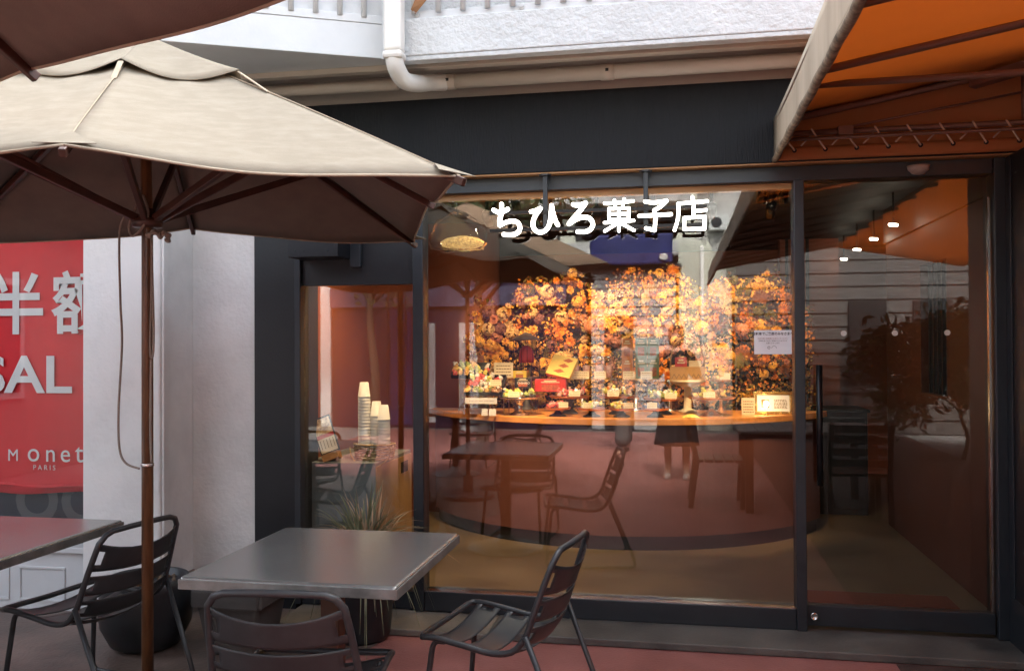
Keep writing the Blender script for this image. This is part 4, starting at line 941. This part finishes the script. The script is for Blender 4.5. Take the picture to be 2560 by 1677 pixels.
ck = thing('pastry', 'flat pale pastry lying on the counter front', 'pastry', (.10, 1.62, CT)); MB().grid(lambda u, v: (.065*(u*2-1), .035*(v*2-1), .002+.022*math.sin(math.pi*u)*math.sin(math.pi*v)), 12, 8).build('crust', M['sw_yellow'], ck, smooth=True, solid=.003)

# ---------------------------------------------------------------- take-away nook
cb = thing('cabinet', 'grey take-away cabinet with tan veneer side behind the left window', 'cabinet', (-1.95, .55, .053))
MB().box(-.235, .21, -.35, .35, 0, .757).build('body', M['greycab'], cb, bevel=.003)
MB().box(.2105, .216, -.345, .35, .002, .735).build('side_veneer', M['tanwood'], cb)
MB().box(.2165, .219, .12, .26, .63, .70).build('handle_slot', M['dark'], cb)
bs_ = thing('cup_basket', 'small wicker basket holding the stacked paper cups', 'basket', (-1.80, .36, .8105))
wk = MB()
for k in range(6): wk.tube([( .10*math.cos(R(a))*(1+.10*k/5)*(1.15), .07*math.sin(R(a))*(1+.10*k/5), .008+.017*k+.002*math.sin(a*.2+k*3.1)) for a in range(0, 360, 12)], .0075, 6, closed=True)
wk.build('weave', M['wicker'], bs_, smooth=True)
MB().lathe([(.10, .0), (.10, .005)], 24, sx=1.12, sy=.68).build('bottom', M['wicker'], bs_)
MB().tube([(.128*math.cos(R(a)), -.078+.01*math.sin(R(a*2)), .085-.125*math.sin(R(a))) for a in range(0, 181, 12)], .004, 6).build('handle', M['wicker'], bs_, smooth=True)
cup = MB().lathe([(.026, 0), (.0375, .085), (.0395, .086), (.0395, .089), (.0365, .089), (.0255, .004)], 24).mesh('paper_cup'); cup.materials.append(M['paper'])
for p in cup.polygons: p.use_smooth = True
for (x, y, n, lb) in ((-1.865, .36, 20, 'white paper cup in the tallest of the three stacks'), (-1.795, .38, 14, 'white paper cup in the middle of the three stacks'), (-1.735, .345, 13, 'white paper cup in the right of the three stacks')):
    for k in range(n):
        o = bpy.data.objects.new('paper_cup', cup); col.objects.link(o); o.rotation_euler = (R(180), 0, 0); o.location = (x+rs.uniform(-.001, .001), y, .818+.0895+k*.0195); setp(o, lb, 'cup', 'paper cups: '+lb)
mn = thing('menu_board', 'small tilted menu board with photographs on the cabinet', 'menu', (-2.04, .26, .86)); mn.rotation_euler = (R(-12), R(-20), R(10))
MB().box(-.06, .06, -.006, .006, 0, .225).build('board', M['dark'], mn, bevel=.002)
MB().box(-.052, .052, -.0075, -.0062, .118, .215).build('photo', mat('menu_photo', (.55, .15, .03), .5, var=.8, vs=45, c2=(.85, .6, .3)), mn)
MB().box(-.052, .052, -.0075, -.0062, .095, .1175).build('red_strip', mat('menu_red', (.5, .03, .02), .5), mn)
mp_ = MB().box(-.052, .052, -.0075, -.0062, .008, .0945).build('list', M['card'], mn)
ml = MB()
for k in range(5): ml.box(-.042+k*.02, -.038+k*.02, -.0082, -.0076, .03, .085)
ml.build('lettering', M['ink'], mp_)
MB().box(-.05, .05, -.04, .04, -.046, -.004).build('foot', M['wood_warm'], mn)

# ---------------------------------------------------------------- notice on the glass
nt_ = thing('notice', 'white printed notice taped inside the window beside the door', 'notice', (.493, -.0035, 1.445))
MB().box(-.094, .094, 0, .0008, 0, .124).build('sheet', M['notice'], nt_)
text_mesh('lettering', '自転車でご来店のみなさまへ', .0165, M['ink_black'], nt_, (0, -.0006, .100), align='CENTER', bold=.0004, depth=.0002, xs=.95)
text_mesh('lettering', 'お店の前に自転車を止めないでください', .0085, mat('red_ink', (.25, .08, .08), .6), nt_, (0, -.0006, .078), align='CENTER', depth=.0002)
text_mesh('lettering', '近隣の皆さまのご迷惑になりますので', .0085, M['ink_black'], nt_, (0, -.0006, .066), align='CENTER', depth=.0002)
text_mesh('lettering', 'お願いいたします', .0085, M['ink_black'], nt_, (0, -.0006, .054), align='CENTER', depth=.0002)
MB().tube([(-.02+.006*math.cos(a*.3), -.0004, .034+.006*math.sin(a*.3)) for a in range(21)], .0012, 5).tube([(.006+.012*math.cos(R(a)), -.0004, .03+.012*math.sin(R(a))) for a in range(0, 181, 15)], .0008, 5).build('drawing', M['ink_black'], nt_)

# ---------------------------------------------------------------- lamps inside
def spot(label, x, y, z, target, energy, size=70, c=(1, .66, .34), blend=.7):
    t = thing('spotlight', label, 'spotlight', (x, y, z), 0, 'ceiling spotlights in the shop')
    d = (Vector(target)-Vector((x, y, z))).normalized(); q_ = d.to_track_quat('-Z', 'Y')
    MB().box(-.012, .012, -.012, .012, .0, 2.56-z).build('stem', M['blackmetal'], t)
    h_ = MB().lathe([(.030, -.07), (.034, -.07), (.034, .05), (.02, .06)], 16).build('housing', M['blackmetal'], t, smooth=True); h_.rotation_euler = q_.to_euler()
    l_ = MB().lathe([(.026, -.072), (.026, -.0705)], 16).build('lens', M['bulb'], h_)
    ld = bpy.data.lights.new('spot_lamp', 'SPOT'); ld.energy = energy; ld.color = c; ld.spot_size = R(size); ld.spot_blend = blend; ld.shadow_soft_size = .03
    lo = bpy.data.objects.new('spot_lamp', ld); col.objects.link(lo); lo.parent = h_; lo.location = (0, 0, -.085)
WARM = (1, .63, .30)
k = 0
for x in (-1.35, -.95, -.55, -.15, .25, .65):
    k += 1; spot('ceiling spotlight number %s from the left above the counter' % ('one', 'two', 'three', 'four', 'five', 'six')[k-1], x, 1.55, 2.43, (x*.95-.02, 2.85, 1.58), 17, 50, (1, .58, .25))
spot('leftmost of three small spotlights near the right mullion', .54, .9, 2.44, (.30, 1.75, 1.0), 24, 44, (1, .60, .28))
spot('middle of three small spotlights near the right mullion', .60, .9, 2.44, (-.35, 1.75, 1.0), 24, 44, (1, .60, .28))
spot('rightmost of three small spotlights near the right mullion', .66, .9, 2.44, (.70, 1.95, 1.0), 10, 36, (1, .58, .25))
spot('left spotlight of the pair above the first sign letter', -1.16, .87, 2.44, (-1.3, 1.8, 1.0), 24, 44, (1, .60, .28))
spot('right spotlight of the pair above the first sign letter', -1.03, .87, 2.44, (-.75, 1.75, 1.0), 24, 44, (1, .60, .28))
spot('added spotlight over the take-away cabinet in place of daylight', -1.56, .13, 2.30, (-1.95, .5, .8), 12, 120, WARM)  # lamp added to brighten the cabinet and cups, where daylight would fall
spot('spotlight washing the floor before the counter', -.9, .55, 2.46, (-1.0, .75, 0), 11, 62, WARM)
for k, (x, y) in enumerate(((1.528, 1.824), (1.578, 2.685), (1.608, 3.504), (1.657, 4.402), (1.681, 5.187))):
    t = thing('linear_lamp', ('nearest', 'second nearest', 'third', 'fourth', 'farthest')[k]+' small tube lamp in the row above the right aisle', 'lamp', (x-.02, y, 2.33), 0, 'row of small tube lamps')
    MB().tube([(-.03, 0, 0), (.03, .03, 0)], .010, 8).build('tube', M['tube'], t, smooth=True)
    MB().box(-.006, .006, .008, .02, .011, .23).build('stem', M['dark'], t)
pn = thing('pendant_lamp', 'crumpled clear glass pendant lamp glowing at the left of the window', 'pendant lamp', (-1.44, 1.0, 2.25))
prf = [(.02, .14), (.06, .13), (.13, .08), (.19, .0), (.20, -.06), (.17, -.105), (.08, -.115), (.004, -.11)]
gm = MB().lathe(prf, 28, sx=1, sy=.8); rr_ = random.Random(9)
gm.v = [(x*(1+rr_.uniform(-.09, .09)), y*(1+rr_.uniform(-.09, .09)), z+rr_.uniform(-.012, .012)) for x, y, z in gm.v]
gm.build('glass_shade', glass_mat('crumpled_glass', .09, (.93, .92, .90), .05), pn, smooth=True)
MB().lathe([(.10, -.10), (.14, -.085), (.15, -.06), (.11, -.035), (.03, -.02)], 24, (.035, 0, 0), 1, .7).build('glowing_mesh', M['bulbsoft'], pn, smooth=True)
MB().tube([(0, 0, .14), (0, 0, .31)], .003, 6).build('cable', M['dark'], pn)

# ---------------------------------------------------------------- across the court (seen reflected in the glass)
ob = thing('siding_house', 'grey clapboard house across the court reflected in the shop window', 'building', (-.7, -10.6, 0))
MB().box(-.75, .70, -3, -.02, 0, 2.80).build('wall', M['siding'], ob)
for k in range(17): MB().add([(-.75, 0, .03+k*.163), (.70, 0, .03+k*.163), (.70, -.018, .188+k*.163), (-.75, -.018, .188+k*.163)], [(0, 1, 2, 3)]).build('clapboard', M['siding'], ob, solid=.012)
MB().box(-.85, .80, -3, .14, 2.801, 2.87).build('roof', M['frame'], ob)
MB().box(-.52, -.02, .0, .03, .02, 2.0).build('door', M['frame'], ob, bevel=.01)
fl = thing('lattice_building', 'beige balcony building above the blue cloth reflected in the window', 'building', (-1.2, -12.2, 0))
MB().box(-2.2, 1.6, -4, 0, 0, 7.2).build('wall', M['cream_wall'], fl)
for k in range(4): MB().box(-2.0, 1.5, .001, .35, 3.15+k*1.0, 3.42+k*1.0).build('balcony', M['concrete'], fl, bevel=.01)
for k in range(4):
    for j in range(3): MB().box(-1.8+j*1.1, -1.0+j*1.1, .001, .03, 3.5+k*1.0, 4.08+k*1.0).build('window', M['dark'], fl)
nv = thing('blue_cloth', 'navy blue shop cloth hung above the clapboard house in the reflection', 'cloth', (-.75, -10.40, 2.88))
MB().grid(lambda u, v: (-.70+1.4*u, .03*math.sin(u*9)+.05*math.sin(math.pi*u)*(1-v), .5*v-.03*math.sin(math.pi*u)*(1-v)), 30, 10).build('cloth', M['navy'], nv, smooth=True, solid=.004)
MB().lathe([(.055, 0), (.055, .003)], 20, sx=1.3).build('crest', M['cloth_white'], nv).matrix_local = Matrix.Translation((.55, .085, .10)) @ Matrix.Rotation(R(-90), 4, 'X')
cw = thing('cream_house', 'cream gabled house reflected beside the clapboard house', 'building', (.9, -10.9, 0))
MB().add([(-.85, 0, 0), (.05, 0, 0), (.05, 0, 2.5), (-.35, 0, 3.30), (-.85, 0, 3.30), (-.85, -3, 0), (.05, -3, 0), (.05, -3, 2.5), (-.35, -3, 3.30), (-.85, -3, 3.30)], [(4, 3, 2, 1, 0), (5, 6, 7, 8, 9), (1, 2, 7, 6), (2, 3, 8, 7), (3, 4, 9, 8), (4, 0, 5, 9)]).build('wall', M['cream_wall'], cw)
MB().tube([(-.45, .04, 0), (-.45, .04, 3.2)], .035, 10).build('drainpipe', M['pvc'], cw, smooth=True)
MB().box(-.28, -.05, .001, .05, 1.5, 2.2).build('window', M['siding'], cw, bevel=.01)
tw_ = thing('concrete_tower', 'speckled concrete apartment block reflected at the top right of the window', 'building', (1.6, -14.5, 0))
MB().box(-1.5, 3.5, -5, 0, 0, 9).build('wall', M['concrete'], tw_)
for x, z in ((-1.1, 4.9), (-.9, 3.9), (-.2, 4.1)):
    ac = MB().box(x, x+.42, .001, .22, z, z+.32).build('air_conditioner', M['white_metal'], tw_, bevel=.01); MB().lathe([(.11, 0), (.11, .006), (.02, .008)], 20).build('fan_grille', M['frame'], ac).matrix_local = Matrix.Translation((x+.15, .221, z+.16)) @ Matrix.Rotation(R(-90), 4, 'X')
for k in range(5):
    for j in range(2): MB().box(.6+j*1.4, 1.4+j*1.4, .001, .04, 1.2+k*1.5, 2.2+k*1.5).build('window', M['dark'], tw_)
sh2 = thing('violet_shop', 'violet and navy shop with white doors reflected in the take-away window', 'building', (-4.6, -10.8, 0))
MB().box(-3.5, 3.05, -4, 0, 0, 2.95).build('wall', mat('dusky_wall', (.035, .03, .045), .7), sh2)
MB().box(-1.6, 2.6, .001, .10, .0, 2.7).build('shopfront', M['purple'], sh2)
MB().box(-.55, -.15, .101, .13, .05, 2.35).build('door', M['navy'], sh2, bevel=.01)
for x in (-.05, .75): MB().box(x, x+.36, .101, .13, .1, 1.9).build('door', M['white_paint'], sh2, bevel=.01)
MB().box(-1.7, 2.7, .101, .16, 2.2, 2.55).build('sign_board', mat('lilac_sign', (.10, .09, .16), .6), sh2)
MB().box(-1.92, -1.72, .001, .08, 0, 2.6).build('pillar', M['white_wall'], sh2)
rh = thing('board_house', 'white board clad house with shrubs reflected in the glass door', 'building', (5.0, -10.6, 0))
MB().box(-4.0, 5, -3, -.02, 0, 3.6).build('wall', M['concrete'], rh)
for k in range(16): MB().add([(-4.0, 0, .02+k*.22), (5, 0, .02+k*.22), (5, -.02, .235+k*.22), (-4.0, -.02, .235+k*.22)], [(0, 1, 2, 3)]).build('clapboard', mat('drab_siding', (.085, .08, .076), .7), rh, solid=.012)
for x in (-2.2, -1.2): MB().box(x, x+.6, .02, .06, .9, 2.2).build('window', M['dark'], rh, bevel=.01)
def leafy(mb, c, rad, n, size, seed, flat=.8):
    r_ = random.Random(seed); cl = [Vector((r_.gauss(0, .45)*rad, r_.gauss(0, .45)*rad, r_.gauss(0, .4)*rad*flat)) for _ in range(26)]
    for i in range(n):
        o_ = r_.choice(cl); p = Vector(c)+o_+Vector((r_.gauss(0, .16)*rad, r_.gauss(0, .16)*rad, r_.gauss(0, .14)*rad)); d = Vector((r_.gauss(0, 1), r_.gauss(0, 1), r_.gauss(0, .7))).normalized()
        petal_quad(mb, p, d, d.orthogonal().normalized(), size*r_.uniform(.7, 1.3), size*.25, size*.1)
def tree(label, x, y, h, rad, n, seed, tr=.08):
    t = thing('court_tree', label, 'tree', (x, y, 0)); r_ = random.Random(seed)
    tk = MB().tube(smooth_path([(0, 0, 0), (.05, .02, h*.3), (-.04, .03, h*.6), (.02, 0, h)], 5), [tr*(1-.55*k/15) for k in range(16)], 10)
    for k in range(7):
        a = r_.uniform(0, 6.28); z = h*r_.uniform(.5, .95); tk.tube([(0, 0, z), (math.cos(a)*rad*.35, math.sin(a)*rad*.35, z+rad*.3), (math.cos(a)*rad*.75, math.sin(a)*rad*.75, z+rad*.45)], [tr*.4, tr*.25, tr*.1], 6)
    tk.build('trunk', M['trunk'], t, smooth=True)
    mb = MB(); leafy(mb, (0, 0, h+rad*.25), rad, n, .13, seed); cr = mb.build('crown', M['treeleaf'], t)
tree('leafy tree reflected at the left behind the sign letters', -2.75, -7.6, 3.2, 1.5, 3600, 11, .10)
tree('tall leafy tree reflected above the violet shop', -5.0, -9.3, 3.3, 1.4, 2600, 12, .09)
tree('slender bushy tree reflected in the glass door', 3.6, -7.4, 1.0, 1.05, 7000, 13, .03)
# more seats of the cafe, reflected
table('grey zinc topped cafe table farther back in the court reflected at the left', -2.9, -2.15, -5.6, -4.8)
put_chair(copy_tree(ch0), 'graphite metal strap chair facing the far table in the reflection', -2.5, -5.95, 0)
put_chair(copy_tree(ch0), 'graphite metal strap chair turned to the far table from its right in the reflection', -1.75, -5.2, 85)
wt = thing('wooden_table', 'brown slatted wooden table under the awning reflected in the window', 'table', (1.15, -3.75, 0))
for k in range(7): MB().box(-.62+k*.178, -.62+k*.178+.165, -.5, .5, .705, .735).build('slat', mat('weathered_slat', (.30, .28, .26), .45), wt, bevel=.004)
for x in (-.52, .52):
    for y in (-.42, .42): MB().box(x-.035, x+.035, y-.035, y+.035, 0, .704).build('leg', M['teak'], wt, bevel=.005)
MB().box(-.56, .56, -.02, .02, .62, .70).build('apron', M['teak'], wt)
def wood_chair(label, x, y, rz):
    t = thing('wooden_chair', label, 'chair', (x, y, 0), R(rz), 'slatted wooden chairs')
    for k in range(5): MB().box(-.24, .24, -.22+k*.09, -.22+k*.09+.075, .42, .445).build('seat_slat', M['teak'], t, bevel=.004)
    for s_ in (-1, 1):
        MB().bar((s_*.23, .20, 0), (s_*.23, .22, .419), .045, .045, (0, 1, 0)).build('leg', M['teak'], t, bevel=.005)
        MB().bar((s_*.23, -.26, 0), (s_*.23, -.20, .45), .045, .05, (0, 1, 0)).bar((s_*.23, -.20, .45), (s_*.23, -.32, .86), .042, .045, (0, 1, 0)).build('leg', M['teak'], t, bevel=.005)
    for k in range(4): MB().bar((-.206, -.225-.03*k, .53+.095*k), (.206, -.225-.03*k, .53+.095*k), .018, .06).build('back_slat', M['teak'], t, bevel=.004)
    MB().box(-.206, .206, .19, .22, .36, .415).build('apron', M['teak'], t)
    return t
wood_chair('brown slatted wooden chair left of the wooden table in the reflection', .38, -3.72, -90)
wood_chair('brown slatted wooden chair nearest the door under the awning in the reflection', 1.45, -3.0, 180)

# ---------------------------------------------------------------- people standing in the court (reflected)
def skinned(name, m, parent, verts, edges, radii, root=0):
    me = bpy.data.meshes.new(name); me.from_pydata(verts, edges, []); o = bpy.data.objects.new(name, me); col.objects.link(o); o.parent = parent
    sk = o.modifiers.new('skin', 'SKIN'); sk.use_smooth_shade = True
    for i, r in enumerate(radii): v = me.skin_vertices[0].data[i]; v.radius = (r, r) if not isinstance(r, tuple) else r; v.use_root = (i == root)
    sb = o.modifiers.new('sub', 'SUBSURF'); sb.levels = 2; sb.render_levels = 2
    me.materials.append(m); return o
def person(label, x, y, rz, top, bottom, kind, cap=False):
    t = thing('person', label, 'person', (x, y, 0), R(rz))     # faces local +y
    V = [(0, 0, .95), (0, .01, 1.10), (0, 0, 1.28), (0, -.01, 1.40), (0, 0, 1.47), (0, .02, 1.55), (0, .02, 1.63)]; E_ = [(0, 1), (1, 2), (2, 3), (3, 4), (4, 5), (5, 6)]
    Rr = [(.13, .10), (.115, .085), (.14, .10), (.10, .075), .045, (.072, .088), (.065, .075)]
    st_ = .10 if kind == 'walk' else .0
    for s_ in (-1, 1):
        b = len(V); V += [(s_*.09, 0, .90), (s_*.10, s_*st_+.02, .50), (s_*.10, s_*st_*1.6-.02, .09), (s_*.11, s_*st_*1.6+.02, .035), (s_*.12, s_*st_*1.6+.13, .025)]; E_ += [(0, b), (b, b+1), (b+1, b+2), (b+2, b+3), (b+3, b+4)]; Rr += [.085, .056, .037, .035, .026]
        b = len(V)
        if kind == 'photo': P_ = [(s_*.165, 0, 1.36), (s_*.235, .05, 1.12), (s_*.10, .24, 1.30)]
        else: P_ = [(s_*.165, 0, 1.36), (s_*.215, -.03*s_, 1.10), (s_*.225, .05+.05*s_, .88)]
        V += P_; E_ += [(3, b), (b, b+1), (b+1, b+2)]; Rr += [.052, .042, .030]
        hb = b+2; hd_ = (Vector(P_[2])-Vector(P_[1])).normalized(); sd_ = hd_.orthogonal().normalized()
        b = len(V); pal = Vector(P_[2])+hd_*.07; V.append(tuple(pal)); E_.append((hb, b)); Rr.append((.034, .018)); pm = b
        for f_ in range(4):
            q = pal+sd_*(.024-.016*f_); e1 = q+hd_*(.045, .052, .048, .036)[f_]; b = len(V); V += [tuple(q+hd_*.02), tuple(e1+Vector((0, .012, -.01)))]; E_ += [(pm, b), (b, b+1)]; Rr += [.0085, .0075]
        q = Vector(P_[2])+hd_*.03+sd_*.03; b = len(V); V += [tuple(q), tuple(q+sd_*.025+hd_*.02)]; E_ += [(hb, b), (b, b+1)]; Rr += [.010, .008]
    skinned('body', M['skin'], t, V, E_, Rr)
    # clothes
    V2 = V[:4]; E2 = [(0, 1), (1, 2), (2, 3)]; R2 = [(.150, .118), (.135, .105), (.158, .118), (.115, .09)]
    for s_ in (-1, 1):
        P_ = [(s_*.165, 0, 1.36), (s_*.235, .05, 1.12), (s_*.12, .21, 1.285)] if kind == 'photo' else [(s_*.165, 0, 1.36), (s_*.215, -.03*s_, 1.10), (s_*.222, .03+.04*s_, .93)]
        b = len(V2); V2 += P_; E2 += [(3, b), (b, b+1), (b+1, b+2)]; R2 += [.066, .056, .046]
    skinned('top', top, t, V2, E2, R2)
    if kind == 'photo':
        mb = MB(); mb.grid(lambda u, v: ((.15+.09*v+.012*math.sin(u*6.283*9)*v)*math.cos(u*6.283), (.115+.09*v+.012*math.sin(u*6.283*9)*v)*math.sin(u*6.283), 1.02-.64*v), 72, 12); mb.build('skirt', bottom, t, smooth=True, solid=.004)
    else:
        V3 = [(0, 0, .97)]; E3 = []; R3 = [(.155, .122)]
        for s_ in (-1, 1):
            b = len(V3); V3 += [(s_*.095, 0, .86), (s_*.105, s_*st_+.02, .50), (s_*.105, s_*st_*1.6, .08)]; E3 += [(0, b), (b, b+1), (b+1, b+2)]; R3 += [.105, .105, .115]
        skinned('trousers', bottom, t, V3, E3, R3)
    hr = MB().lathe([(.03, -.16), (.085, -.12), (.096, -.02), (.090, .05), (.06, .095), (.01, .11)], 20, sx=.93, sy=1.05); hr.v = [(a, b_ if b_ < .045 else .045, c_) for a, b_, c_ in hr.v]; h_ = hr.build('hair', M['hair'], t, smooth=True); h_.location = (0, .01, 1.62)
    MB().lathe([(.004, -.02), (.013, -.012), (.009, .014), (.004, .03)], 8).build('nose', M['skin'], t, smooth=True).location = (0, .108, 1.585)
    for s_ in (-1, 1):
        MB().lathe([(.004, -.006), (.010, 0), (.004, .006)], 8).build('eye', M['hair'], t, smooth=True).location = (s_*.030, .100, 1.605)
        MB().lathe([(.004, -.028), (.012, 0), (.004, .028)], 8).build('ear', M['skin'], t, smooth=True).location = (s_*.076, .015, 1.595)
    MB().box(-.022, .022, .098, .106, 1.542, 1.550).build('mouth', mat('lips', (.40, .14, .12), .5), t, bevel=.003)
    for s_ in (-1, 1): MB().lathe([(.045, 0), (.050, .012), (.044, .045), (.03, .06)], 16, sx=.85, sy=1.9).build('shoe', M['cloth_white'] if kind == 'photo' else M['cloth_black'], t, smooth=True).location = (s_*.105, s_*st_*1.6+.045, .001)
    if cap:
        c_ = MB().lathe([(.105, 0), (.104, .04), (.085, .09), (.03, .115), (.004, .118)], 20, sx=.95, sy=1.05).build('cap', M['cloth_grey'], t, smooth=True); c_.location = (0, .01, 1.635)
        MB().grid(lambda u, v: (.085*(u*2-1), .07*v*math.cos((u*2-1)*1.2)+.0, .008-.012*v), 10, 4).build('cap_peak', M['cloth_grey'], c_, smooth=True, solid=.004).location = (0, .095, .002)
    return t
person('person in black top and skirt holding up both hands, reflected in the window', .0, -5.28, 4, M['cloth_black'], M['cloth_black'], 'photo')
person('person in wide grey trousers and cap walking past, reflected in the window', -.72, -7.6, 40, M['cloth_grey'], M['cloth_grey'], 'walk', True)

# unseen houses added on both sides to cut low-angle sky light
for nm, lb, x0, x1, m_ in (('brick_house', 'added brown brick house on the right cutting low sky light', 5.6, 9, mat('brown_brick', (.16, .10, .075), .8, var=.3, vs=9, bump=.4)), ('rendered_house', 'added pale rendered house on the left cutting low sky light', -12, -7.6, mat('tan_render', (.30, .28, .25), .8))):
    hs_ = thing(nm, lb, 'building', ((x0+x1)/2, -5.2, 0)); w_ = (x1-x0)/2
    MB().box(-w_, w_, -5, 5.1, 0, 3.0).build('wall', m_, hs_)
    MB().box(-w_-.2, w_+.2, -5.1, 5.15, 3.0005, 3.12).build('roof', M['frame'], hs_)
    sx_ = -1 if x0 > 0 else 1
    for k in range(4):
        for j in range(1):
            a_, b_ = sorted((sx_*w_, sx_*(w_+.05))); wn_ = MB().box(a_+.001*sx_, b_+.001*sx_, -4.2+k*2.3, -3.0+k*2.3, .9+j*2.7, 2.3+j*2.7).build('window', M['white_paint'], hs_, bevel=.01)
            a_, b_ = sorted((sx_*(w_+.0515), sx_*(w_+.056))); MB().box(a_, b_, -4.12+k*2.3, -3.08+k*2.3, .98+j*2.7, 2.22+j*2.7).build('pane', M['dark'], wn_)

dc = thing('low_cabinet', 'dark low cabinet standing deep in the right aisle', 'cabinet', (1.25, 3.35, .053))
MB().box(-.32, .33, -.25, .25, 0, .86).build('body', M['frame'], dc, bevel=.004)
MB().box(-.34, .35, -.27, .27, .8605, .885).build('top', M['dark'], dc, bevel=.003)
for x in (-.30, .02): MB().box(x, x+.29, -.262, -.2505, .05, .82).build('cabinet_door', M['frame'], dc, bevel=.003)
